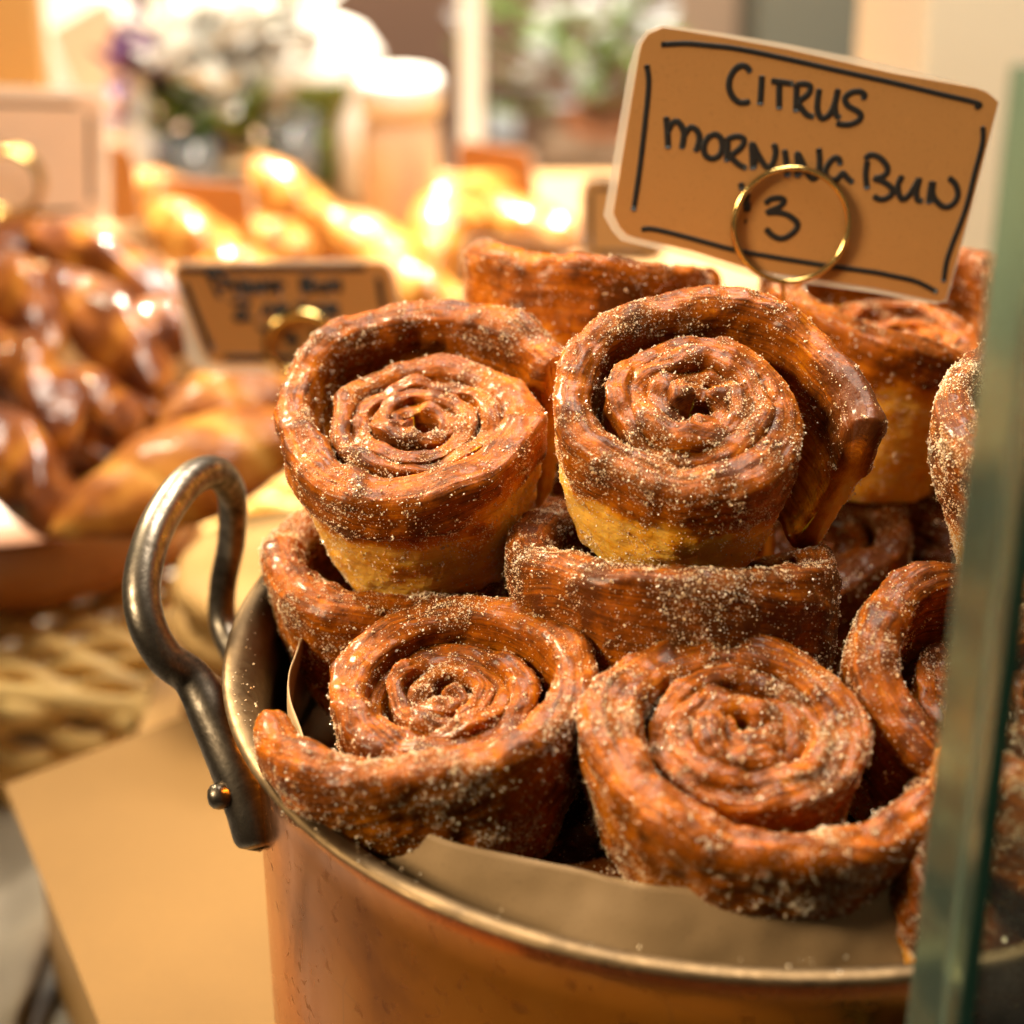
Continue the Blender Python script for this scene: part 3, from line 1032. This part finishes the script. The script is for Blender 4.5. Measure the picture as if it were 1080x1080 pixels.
def pastry(name, seed, p1, p2, W, mat, label, group, cat='pastry', curve=.8, segs=5, roll=0, pw=.75, flat=.8, ridge=.14, rope=0.0):
    a, b = np.array(p1), np.array(p2)
    d = b - a
    Ln = np.linalg.norm(d) * (1 + curve * curve / 24)
    me = pastry_mesh(seed, Ln, W, segs, curve, flat, ridge, pw=pw, rope=rope)
    o = link(name, me, M[mat])
    x = Vector(d).normalized()
    z = Vector((0, -.25, 1))
    z = (z - x * z.dot(x)).normalized()
    y = z.cross(x)
    m = Matrix((x, y, z)).transposed()
    o.rotation_euler = (m @ Matrix.Rotation(R_(roll), 3, 'X')).to_euler()
    o.location = (a + b) / 2
    return tag(o, label, cat, group)


GT = 'glossy brown glazed pastries heaped in the wooden bowl'
gl_tw = [
    # p1(px,py,d) p2 W label
    ((-40, 262, 1.30), (112, 246, 1.33), .018, 'dark glazed pastry at the crest of the bowl heap, under the pale card'),
    ((38, 236, 1.30), (200, 330, 1.24), .019, 'long glazed pastry sloping down from the crest towards the ringed kraft tag'),
    ((-14, 262, 1.22), (66, 372, 1.17), .018, 'glazed pastry with a streak of highlights at the outer edge of the heap'),
    ((50, 282, 1.22), (178, 412, 1.15), .020, 'thick glazed pastry in the middle of the heap with several bright glints'),
    ((112, 330, 1.22), (208, 362, 1.21), .018, 'short shiny glazed pastry beside the edge of the ringed kraft tag'),
    ((-45, 325, 1.18), (30, 445, 1.13), .019, 'glazed pastry cut off by the picture edge halfway up the heap'),
    ((14, 352, 1.14), (74, 474, 1.10), .019, 'steep glazed pastry in front of the thick one, with one broad highlight'),
    ((56, 398, 1.15), (146, 458, 1.13), .019, 'short pale tipped glazed pastry with a wide white gloss near the flaky turnovers'),
    ((-22, 425, 1.10), (72, 560, 1.07), .019, 'lowest glazed pastry resting against the cream parchment in the bowl'),
    ((62, 465, 1.20), (175, 500, 1.20), .019, 'dark glazed pastry deep in the shadow beneath the shiny ones'),
    ((110, 428, 1.23), (215, 440, 1.24), .019, 'shadowed glazed pastry tucked behind the flaky turnovers'),
    ((10, 515, 1.18), (130, 545, 1.18), .019, 'dark glazed pastry at the bottom of the bowl behind the turnover'),
]
for i, (a, b, W, lab) in enumerate(gl_tw):
    pastry('glazed_pastry', 200 + i, at(*a), at(*b), W, 'glazed', lab, GT, curve=.5 + .3 * ((i * 7) % 3 - 1), segs=2 + i % 2, ridge=.035, rope=.13, pw=.5, roll=(i * 37) % 40 - 20)
pastry('flaky_turnover', 301, at(165, 445, 1.06), at(345, 395, 1.10), .026, 'flaky', 'reddish flaky turnover lying directly below the ringed kraft tag', 'flaky turnovers beside the bowl', curve=.3, segs=3, ridge=.06, flat=.65)
pastry('flaky_turnover', 302, at(50, 556, 1.03), at(345, 440, 1.05), .032, 'flaky', 'longer orange flaky turnover reaching over the bowl rim towards the biscuits', 'flaky turnovers beside the bowl', curve=.3, segs=3, ridge=.06, flat=.6)

# parchment in the bowl
pv = []
for i in range(24):
    a = R_(196 + 58 * i / 23)
    for j in range(8):
        t = j / 7
        r = .090 + .022 * t
        z = -.01 + .066 * t - .02 * (i / 23) ** 2 * t
        pv.append((bowl_c[0] + r * math.cos(a), bowl_c[1] + r * math.sin(a), z))
pp = add('parchment', (np.array(pv), [grid_faces(24, 8)]), M['paper'])
sm = pp.modifiers.new('thickness', 'SOLIDIFY')
sm.thickness = .0006
tag(pp, 'cream parchment sheet lining the side of the wooden bowl', 'paper')

# biscuit stack
bz_list = [(-.02, .058, 'cookie_brown', 'bottom biscuit of the stack behind the iron handle'), (.000, .057, 'cookie_brown', 'second lowest knobbly biscuit of the stack behind the iron handle'), (.020, .058, 'cookie_brown', 'middle golden biscuit of the stack behind the iron handle'), (.040, .057, 'cookie', 'second highest pale biscuit of the stack behind the iron handle'), (.058, .058, 'cookie', 'topmost flat yellow shortbread of the stack behind the iron handle')]
bcen = at(305, 600, .985)
for i, (z, r, mt_, lab) in enumerate(bz_list):
    v, f = lathe([(0, 0), (r * .8, 0), (r * .95, .002), (r, .007), (r * .98, .012), (r * .90, .0165), (r * .7, .018), (0, .0185)], 80)
    v = v + (fbm(v * 70 + i * 9, i, 3) * .0018)[:, None] * (v / (np.linalg.norm(v, axis=1)[:, None] + 1e-6))
    o = add('biscuit', (v, f), M[mt_])
    o.location = (bcen[0] + .004 * math.sin(i * 2.2), bcen[1] + .004 * math.cos(i * 3.1), z)
    tag(o, lab, 'biscuit', 'biscuits stacked behind the pot handle')
rs = add('riser_block', box((bcen[0], bcen[1] + .015, -.071), (.16, .13, .099)), M['board_wood'], None, False, .003)
tag(rs, 'pale wooden riser block carrying the biscuit stack behind the pot', 'block')

# ---------------------------------------------------------------- second tag with ring
tp0 = at(305, 330, .985)
tn = np.array([0, -math.cos(R_(8)), math.sin(R_(8))])
pt = lambda p, off=0.0: on_plane(p[0], p[1], tp0, tn) + tn * off
t2 = empty('sign_card', tuple(tp0), 'smaller blurred kraft card with two handwritten lines and a brass ring, by the glazed pastries', 'sign')
ol = [(184, 286), (188, 280), (196, 279), (300, 278), (398, 277), (408, 280), (413, 288), (432, 378), (428, 385), (418, 386), (320, 384), (232, 383), (222, 380), (215, 372)]
add('card_face', local(prism([pt(p) for p in ol], -tn * .0008), t2), M['tag_kraft'], t2, False)
ol2 = [(182, 284), (188, 277), (196, 276), (300, 275), (398, 274), (411, 278), (416, 288), (436, 390), (430, 398), (320, 396), (220, 394), (205, 388), (196, 376)]
add('laminate', local(prism([pt(p, -.001) for p in ol2], -tn * .0009), t2), M['laminate'], t2, False)
L2 = strokes([
    [(190, 118), (265, 125)], [(205, 125), (225, 165), (248, 215)], [(250, 140), (300, 150), (255, 175)],
    [(300, 145), (318, 200)], [(330, 140), (348, 200)], [(330, 145), (375, 155), (345, 172), (390, 185), (352, 200)],
    [(395, 150), (405, 195)], [(425, 195), (425, 145), (465, 190), (462, 140)], [(490, 140), (498, 200)], [(475, 160), (520, 158)],
    [(590, 135), (600, 195)], [(590, 135), (640, 140), (605, 162), (655, 175), (605, 192)],
    [(665, 150), (670, 185), (695, 185), (695, 150)], [(715, 190), (712, 145), (755, 185), (745, 140)],
    [(295, 235), (370, 240), (310, 300), (385, 305)], [(330, 270), (360, 290)],
    [(425, 295), (450, 245), (480, 290)], [(495, 290), (495, 245), (535, 260), (500, 270), (540, 290)], [(570, 245), (625, 245)], [(598, 245), (600, 290)],
    [(640, 290), (665, 245), (690, 290)], [(705, 290), (705, 245), (745, 258), (710, 270), (750, 290)],
    [(515, 375), (560, 370), (530, 390), (575, 400), (545, 420)], [(640, 360), (690, 365), (650, 385), (700, 378)], [(410, 340), (440, 350)],
], (170, 260), .25)
B2 = strokes([[(100, 160), (150, 290), (215, 440)], [(915, 130), (945, 290), (985, 440)], [(90, 98), (400, 92), (860, 90)], [(270, 468), (600, 468), (950, 470)]], (170, 260), .25)
tb = [tube(spline([pt(q, .0002) for q in l], 4), .0015, 6, up=tn, flat=.12) for l in L2]
add('lettering', local(join(tb), t2), M['ink'], t2)
tb = [tube(spline([pt(q, .0002) for q in l], 6), .0017, 6, up=tn, flat=.08) for l in B2]
add('border_line', local(join(tb), t2), M['ink'], t2)
ex2 = np.array([1.0, 0, 0])
ey2 = np.cross(tn, ex2)
ey2 = ey2 if ey2[2] > 0 else -ey2
c2 = pt((319, 362))
ring_holder('ring_holder', 'blurred brass ring clasping the smaller kraft card by the glazed pastries', c2, ex2, ey2, tn, .0165, .0148, .0022, c2 - ey2 * .075, 'brass ring card holders')

# ---------------------------------------------------------------- the back of the display
sh = add('shelf', box((-.10, 1.0, -.065), (1.9, .29, .11)), M['shelf_wood'], None, False, .004)
tag(sh, 'long oak display shelf carrying the croissants, jars and flowers at the back', 'shelf')
GC = 'golden croissants laid out on the back shelf'
cr = [
    ((150, 215, 1.48), (262, 292, 1.43), .024, 'golden croissant in front of the orange tag, nearest the bowl heap'),
    ((225, 248, 1.52), (338, 270, 1.50), .022, 'golden croissant lying just above the ringed kraft card'),
    ((258, 170, 1.62), (352, 250, 1.58), .022, 'banana shaped pale golden croissant sticking up before the jars'),
    ((345, 215, 1.48), (472, 340, 1.38), .024, 'large curved sunlit croissant between the ringed card and the bun pile'),
    ((295, 240, 1.60), (430, 262, 1.58), .023, 'croissant behind the large curved one, mostly hidden'),
    ((432, 292, 1.50), (520, 182, 1.62), .028, 'browner upright croissant beside the white lidded jar'),
    ((486, 215, 1.60), (612, 265, 1.50), .024, 'bright croissant between two orange tags behind the bun pile'),
    ((120, 190, 1.62), (235, 232, 1.62), .023, 'croissant half hidden behind the orange tag'),
    ((380, 285, 1.38), (505, 338, 1.33), .021, 'overexposed croissant touching the back of the bun pile'),
    ((200, 285, 1.40), (305, 300, 1.36), .021, 'croissant peeping over the top edge of the ringed kraft card'),
]
for i, (a, b, W, lab) in enumerate(cr):
    pastry('croissant', 400 + i, at(*a), at(*b), W, 'golden', lab, GC, 'croissant', curve=1.0 if i % 2 else -.8, segs=4, roll=(i * 31) % 40 - 20, ridge=.07, rope=.05, pw=.65)


def tagcard(quad, d, mat, label, lean=10, lines=True, group=None, ringed=False, corner=.22):
    n = np.array([0, -math.cos(R_(lean)), math.sin(R_(lean))])
    c = at(np.mean([q[0] for q in quad]), np.mean([q[1] for q in quad]), d)
    o = empty('price_tag', tuple(c), label, 'sign', group)
    P = [on_plane(q[0], q[1], c, n) for q in quad]
    out = []
    for i in range(4):
        a, b, e = P[i - 1], P[i], P[(i + 1) % 4]
        k1 = b + (a - b) / np.linalg.norm(a - b) * .009
        k2 = b + (e - b) / np.linalg.norm(e - b) * .009
        out += [k1, b * .6 + (k1 + k2) * .2, k2]
    add('card_face', local(prism(out, -n * .001), o), M[mat], o, False)
    big = [c + (p - c) * 1.08 - n * .0012 for p in out]
    add('laminate', local(prism(big, -n * .001), o), M['laminate'], o, False)
    if lines:
        pr = []
        for k in range(4):
            a, b = P[k], P[(k + 1) % 4]
            a2, b2 = c + (a - c) * .84, c + (b - c) * .84
            pr.append(tube(np.linspace(a2 + (b2 - a2) * .1, a2 + (b2 - a2) * .9, 4) + n * .0003, .0016, 6, up=n, flat=.15))
        add('border_line', local(join(pr), o), M['ink'], o)
    return o, c, n


GTAG = 'blank looking price tags among the pastries at the back'
o, c_, n_ = tagcard([(-60, 95), (108, 100), (110, 232), (-60, 240)], 1.33, 'tag_pale', 'large pale backlit card with a ring at the edge of the display', group=GTAG)
ring_holder('ring_holder', 'pale wire ring holding the large backlit card', at(8, 195, 1.315), ex2, ey2, n_, .021, .021, .0022, at(8, 195, 1.315) - ey2 * .07, 'brass ring card holders')
tagcard([(168, 188), (262, 195), (266, 248), (170, 250)], 1.50, 'tag', 'small orange tag standing behind the croissant nearest the bowl', lines=False, group=GTAG)
tagcard([(112, 150), (140, 160), (150, 235), (112, 235)], 1.48, 'tag', 'narrow orange tag turned sideways beside the large pale card', lines=False, group=GTAG)
tagcard([(482, 148), (560, 160), (566, 215), (484, 212)], 1.62, 'tag', 'bright orange tag at the foot of the white post', lines=False, group=GTAG)
tagcard([(492, 250), (598, 258), (600, 300), (494, 300)], 1.20, 'tag', 'pale orange tag just above the back bun of the pile', lines=False, group=GTAG)
tagcard([(614, 188), (700, 192), (700, 275), (614, 275)], 1.18, 'kraft', 'brown kraft tag with a black border half behind the citrus card', group=GTAG)

# jars, bottles and flowers
JM = {
    'white': simple('white_lid', (.80, .78, .74), .35, .04, 20, 0),
    'jam': simple('pale_preserve', (.68, .50, .34), .3, .25, 30, 0, 0, Coat_Weight=.8),
    'green_glaze': simple('green_glaze', (.16, .22, .04), .25, .2, 20, 0),
    'leaf': simple('leaf_green', (.24, .36, .09), .5, .35, 40, .2),
    'leaf_lite': simple('young_leaf', (.32, .50, .03), .45, .25, 40, .2),
    'petal': simple('white_petal', (.82, .80, .74), .6, .05, 60, .1),
    'purple': simple('purple_petal', (.20, .09, .22), .6, .25, 60, .1),
    'dusty': simple('dusty_stem', (.40, .26, .22), .7, .3, 60, .1),
    'pinkcloth': simple('pink_paper', (.72, .55, .48), .8, .1, 20, .1),
    'bluewhite': simple('pale_blue_paper', (.68, .72, .70), .8, .06, 20, .1),
    'brownwall': simple('brown_plaster', (.235, .125, .075), .9, .2, 3, .2),
    'brownlite': simple('tan_plaster', (.40, .26, .16), .9, .15, 3, .2),
    'cream': simple('cream_paint', (.86, .74, .55), .6, .04, 4, .05),
    'greypaint': simple('grey_green_paint', (.16, .165, .13), .6, .1, 4, .05),
    'whitepaint': simple('white_paint', (.80, .78, .74), .45, .04, 6, .05),
    'orangewood': simple('orange_ply', (.62, .36, .12), .6, .12, 6, .05),
    'terracotta': simple('terracotta', (.58, .22, .09), .7, .15, 10, .1),
    'pane': simple('glint_and_sheet_white', (.75, .76, .74), .12, .05, 4, 0),  # sheets on the wall; on bottles the white stands in for sun glints
}
cg = NT('clear_glass')
cg.set(Base_Color=(.92, .97, .95), Roughness=.02, Transmission_Weight=.85, IOR=1.45)


def vessel(name, px, py, d, prof, mat, label, cat, lid=None, lid_mat=None, fill=None, fill_mat=None, group=None):
    c = at(px, py, d)
    o = empty(name, (c[0], c[1], -.009), label, cat, group)
    add('vessel_body', lathe(prof, 48), mat, o)
    if lid:
        add('lid', lathe(lid, 48), lid_mat, o)
    if fill:
        add('contents', lathe(fill, 40), fill_mat, o)
    return o


vessel('jar', 425, 215, 1.66, [(0, 0), (.028, 0), (.031, .004), (.031, .082), (.027, .092), (.024, .096)], JM['jam'], 'tall glass jar of orange preserve with a wide white lid', 'jar',
       [(0, .122), (.030, .122), (.033, .118), (.033, .096), (.025, .095), (0, .095)], JM['white'], group='jars and bottles on the back shelf')
vessel('bottle', 155, 205, 1.74, [(0, 0), (.016, 0), (.018, .003), (.018, .060), (.009, .078), (.008, .100), (.0095, .104), (0, .105)], JM['pane'], 'slim shiny bottle painted white for a glint, beside the pale card', 'bottle', group='jars and bottles on the back shelf')
vessel('bottle', 382, 225, 1.74, [(0, 0), (.017, 0), (.019, .003), (.019, .062), (.009, .082), (.008, .108), (.0095, .112), (0, .113)], JM['pane'], 'slim shiny bottle painted white for a glint, beside the white lidded jar', 'bottle', group='jars and bottles on the back shelf')
vessel('glass_tumbler', 205, 212, 1.70, [(0, 0), (.019, 0), (.021, .003), (.023, .062), (.0215, .062), (.0195, .006), (0, .006)], cg.m, 'small clear tumbler in front of the flower stems', 'glass', group='jars and bottles on the back shelf')
vessel('glass_tumbler', 310, 215, 1.74, [(0, 0), (.020, 0), (.022, .003), (.024, .066), (.0225, .066), (.0205, .006), (0, .006)], cg.m, 'small clear tumbler standing below the green lidded dish', 'glass', group='jars and bottles on the back shelf')
vessel('lidded_dish', 335, 190, 1.79, [(0, 0), (.03, 0), (.034, .004), (.020, .03), (.024, .05), (.058, .088), (.062, .094), (.058, .094)], JM['green_glaze'], 'green footed dish with a domed white lid between flowers and jar', 'dish',
       [(.060, .095), (.058, .106), (.045, .124), (.022, .134), (.006, .136), (0, .136)], JM['white'])

# flowers
fr = random.Random(5)


def leaf_vf(c, d, L, W, bend=.3):
    d = Vector(d).normalized()
    s = d.cross(Vector((0, 0, 1)))
    if s.length < .1:
        s = Vector((1, 0, 0))
    s.normalize()
    nrm = s.cross(d)
    v = []
    for i in range(7):
        t = i / 6
        w = W * math.sin(PI * min(1, t * .97 + .02)) ** .8
        p = Vector(c) + d * L * t - nrm * bend * L * t * t * -1
        for k in (-1, 0, 1):
            v.append(p + s * w * k + nrm * (abs(k) * w * .25))
    return np.array([list(q) for q in v]), [grid_faces(7, 3)]


fc = at(235, 195, 1.76)
bq = empty('flower_bouquet', (fc[0], fc[1], -.009), 'loose bouquet of white and purple flowers with green leaves in a clear vase', 'flowers')
add('vase', lathe([(0, 0), (.026, 0), (.029, .004), (.027, .03), (.021, .048), (.027, .062), (.0255, .062), (.0195, .048), (.025, .03), (.027, .007), (0, .007)], 48), cg.m, bq)
st, wp, pu, lf, ly = [], [], [], [], []
for i in range(34):
    a, r = fr.uniform(0, 2 * PI), fr.uniform(.01, .068)
    tip = np.array([r * math.cos(a) + .012, r * math.sin(a) * .8, fr.uniform(.075, .165) - r * .2])
    st.append(tube(spline([(0, 0, .02), tip * [.3, .3, .6], tip], 5), .0013, 6))
    tgt = pu if i % 4 == 0 else wp
    if i % 4 == 0:
        tip = tip + np.array([-.045, 0, -.03])
    for k in range(22):
        dv = (fr.gauss(0, 1), fr.gauss(0, 1), fr.gauss(.3, 1))
        tgt.append(leaf_vf(tip + np.array(dv) * .006, dv, .024, .010))
for i in range(60):
    a = fr.uniform(0, 2 * PI)
    z = fr.uniform(.03, .085)
    tgt = ly if i % 3 == 0 else lf
    tgt.append(leaf_vf((.03 * math.cos(a) + (.03 if i % 3 == 0 else 0), .02 * math.sin(a), z), (math.cos(a), math.sin(a), fr.uniform(-.4, .7)), fr.uniform(.03, .06), fr.uniform(.008, .014)))
add('stem', join(st), JM['dusty'], bq)
add('white_petals', join(wp), JM['petal'], bq)['kind'] = 'stuff'
add('purple_petals', join(pu), JM['purple'], bq)['kind'] = 'stuff'
add('foliage', join(lf), JM['leaf'], bq)['kind'] = 'stuff'
add('young_leaves', join(ly), JM['leaf_lite'], bq)['kind'] = 'stuff'

# potted plant past the post
pcn = at(640, 120, 2.30)
pq = empty('potted_plant', (pcn[0], pcn[1], pcn[2] - .10), 'bushy green plant in a terracotta pot behind the citrus card', 'plant')
add('flower_pot', lathe([(0, 0), (.035, 0), (.045, .08), (.050, .085), (.050, .10), (.045, .10), (.042, .085), (0, .085)], 40), JM['terracotta'], pq)
lf, ly = [], []
for i in range(130):
    a = fr.uniform(0, 2 * PI)
    r = fr.uniform(.01, .12)
    z = fr.uniform(.11, .26)
    (ly if i % 2 == 0 else lf).append(leaf_vf((r * math.cos(a) - .03, r * math.sin(a) * .7, z), (math.cos(a), math.sin(a), fr.uniform(-.5, .6)), fr.uniform(.03, .06), fr.uniform(.008, .015)))
add('foliage', join(lf), JM['leaf'], pq)['kind'] = 'stuff'
add('young_leaves', join(ly), JM['petal'], pq)['kind'] = 'stuff'
pst = add('plant_stand', box((pcn[0], pcn[1], (pcn[2] - .10 - .12) / 2 - .0), (.16, .16, pcn[2] - .10 + .12 - .001)), JM['brownlite'], None, False, .004)
tag(pst, 'tan wooden stand holding the potted plant', 'stand')

# parcels behind the pale card
for px, py, d, s, mt_, rz, lab in ((75, 50, 2.05, (.085, .05, .12), 'bluewhite', .3, 'pale blue paper bag standing behind the large pale card'), (112, 62, 1.98, (.075, .05, .10), 'pinkcloth', -.4, 'pink paper bag leaning beside the pale blue one')):
    c = at(px, py, d)
    v, f = box((0, 0, 0), s)
    v[v[:, 2] > 0, 1] *= .25
    v[:, 0] *= 1 + .1 * (v[:, 2] > 0)
    o = add('paper_bag', (v, f), JM[mt_], None, False, .004)
    o.location = c
    o.rotation_euler = (0, .35 if rz > 0 else -.5, rz)
    tag(o, lab, 'bag', 'paper bags at the back of the shop')
bs = add('side_table', box((at(95, 130, 2.0)[0], at(95, 130, 2.0)[1] + .1, -.072), (.40, .34, .094)), JM['brownlite'], None, False, .004)
tag(bs, 'low tan table behind the shelf carrying the paper bags', 'table')

# walls and posts at the back
yb = CAM[1] + 3.0
wl = add('back_wall', box((0, yb + .05, -.1), (7.0, .10, 1.5)), JM['brownwall'], None, False)
tag(wl, 'brown plastered wall across the far side of the shop', 'wall')
fl = add('floor', box((0, 1.5, -.90), (9, 9, .1)), M['counter'])
tag(fl, kind='structure')


def panel(name, x0, x1, y0, y1, d, mat, label, cat, th=.03, group=None, zb=None):
    if d is None:
        d = 2.985 / (CS + (540 - (y0 + y1) / 2) / FPX * SN)
    a, b = at(x0, y1, d), at(x1, y0, d)
    ym = a[1] if zb is None else (a[1] + b[1]) / 2
    if zb is not None:
        a[2] = zb
    o = add(name, box(((a[0] + b[0]) / 2, ym, (a[2] + b[2]) / 2), (b[0] - a[0], th, b[2] - a[2])), JM[mat], None, False, .003)
    return tag(o, label, cat, group)


panel('window_post', 485, 509, -160, 230, 1.95, 'whitepaint', 'slim white upright post behind the white lidded jar', 'post', .03, zb=-.848)
panel('cream_pillar', 938, 1500, -400, 420, 1.35, 'cream', 'broad cream painted pillar behind the glass panel', 'pillar', .25, zb=-.848)
panel('cabinet', 790, 945, -160, 110, 2.2, 'greypaint', 'dark grey green cabinet beside the cream pillar', 'cabinet', .2, zb=-.848)
panel('plywood_board', -150, 38, -200, 120, 1.72, 'orangewood', 'orange plywood panel at the edge behind the large pale card', 'panel', .03, zb=-.848)
panel('framed_notice', 515, 545, 105, 145, None, 'pane', 'pale sheet on the brown wall right next to the white post', 'notice', .01, 'pale sheets on the brown wall')
panel('framed_notice', 575, 607, 100, 152, None, 'pane', 'tall narrow pale sheet on the brown wall below the plant', 'notice', .01, 'pale sheets on the brown wall')
panel('framed_notice', 512, 565, 62, 90, None, 'brownlite', 'tan sheet on the brown wall above the pale ones', 'notice', .01, 'pale sheets on the brown wall')
panel('wall_cupboard', 700, 790, -120, 140, 2.95, 'brownlite', 'tan wall cupboard hidden behind the citrus card', 'cupboard', .1)

# ---------------------------------------------------------------- light
W = bpy.data.worlds.new('World')
S.world = W
W.use_nodes = True
nt = W.node_tree
bg = nt.nodes['Background']
tc = nt.nodes.new('ShaderNodeTexCoord')
sep = nt.nodes.new('ShaderNodeSeparateXYZ')
rmp = nt.nodes.new('ShaderNodeValToRGB')
mr = nt.nodes.new('ShaderNodeMapRange')
mr.inputs[1].default_value, mr.inputs[2].default_value = -1, 1
nt.links.new(tc.outputs['Generated'], sep.inputs[0])
nt.links.new(sep.outputs[2], mr.inputs[0])
nt.links.new(mr.outputs[0], rmp.inputs[0])
e = rmp.color_ramp.elements
e[0].position, e[0].color = .30, (.16, .080, .03, 1)
e[1].position, e[1].color = .85, (1.0, .82, .58, 1)
nt.links.new(rmp.outputs[0], bg.inputs[0])
bg.inputs[1].default_value = .10


def area(name, loc, target, sx, sy, power, col):
    d = bpy.data.lights.new(name, 'AREA')
    d.shape, d.size, d.size_y, d.energy, d.color = 'RECTANGLE', sx, sy, power, col
    o = bpy.data.objects.new(name, d)
    COL.objects.link(o)
    o.location = loc
    o.rotation_euler = (Vector(target) - Vector(loc)).to_track_quat('-Z', 'Y').to_euler()
    return o


def spot(name, loc, target, power, ang, blend, col, rad=.05):
    d = bpy.data.lights.new(name, 'SPOT')
    d.energy, d.spot_size, d.spot_blend, d.color, d.shadow_soft_size = power, R_(ang), blend, col, rad
    o = bpy.data.objects.new(name, d)
    COL.objects.link(o)
    o.location = loc
    o.rotation_euler = (Vector(target) - Vector(loc)).to_track_quat('-Z', 'Y').to_euler()
    return o


spot('window_light', (-1.20, -.40, .98), (.0, .0, .22), 138, 30, .6, (1, .80, .51), .22)
spot('side_window', (-.85, 1.0, 1.15), (.0, .03, .22), 340, 33, .6, (1, .83, .55), .16)
spot('sun_patch', (-.55, 2.35, 1.9), (-.30, 1.06, .03), 1600, 23, .3, (1, .86, .64), .05)
area('back_light', (.1, 1.35, 1.7), (-.1, 2.4, -.2), .8, .6, 75, (1, .93, .84))  # added lamp, lifts the brown back wall
area('pillar_fill', (.05, .35, 1.15), (.40, .70, .1), .5, .5, 24, (1, .90, .74))  # added fill lamp brightening the cream pillar and the back buns

# ---------------------------------------------------------------- render settings
S.render.engine = 'CYCLES'
S.view_settings.view_transform = 'Standard'
S.view_settings.look = 'None'
S.view_settings.exposure = 0
S.view_settings.gamma = 1
S.view_settings.use_curve_mapping = False
S.cycles.use_denoising = True
try:
    S.cycles.denoiser = 'OPENIMAGEDENOISE'
except Exception:
    pass
S.cycles.max_bounces = 10
S.cycles.caustics_reflective = False
S.cycles.caustics_refractive = False
S.cycles.sample_clamp_indirect = 6
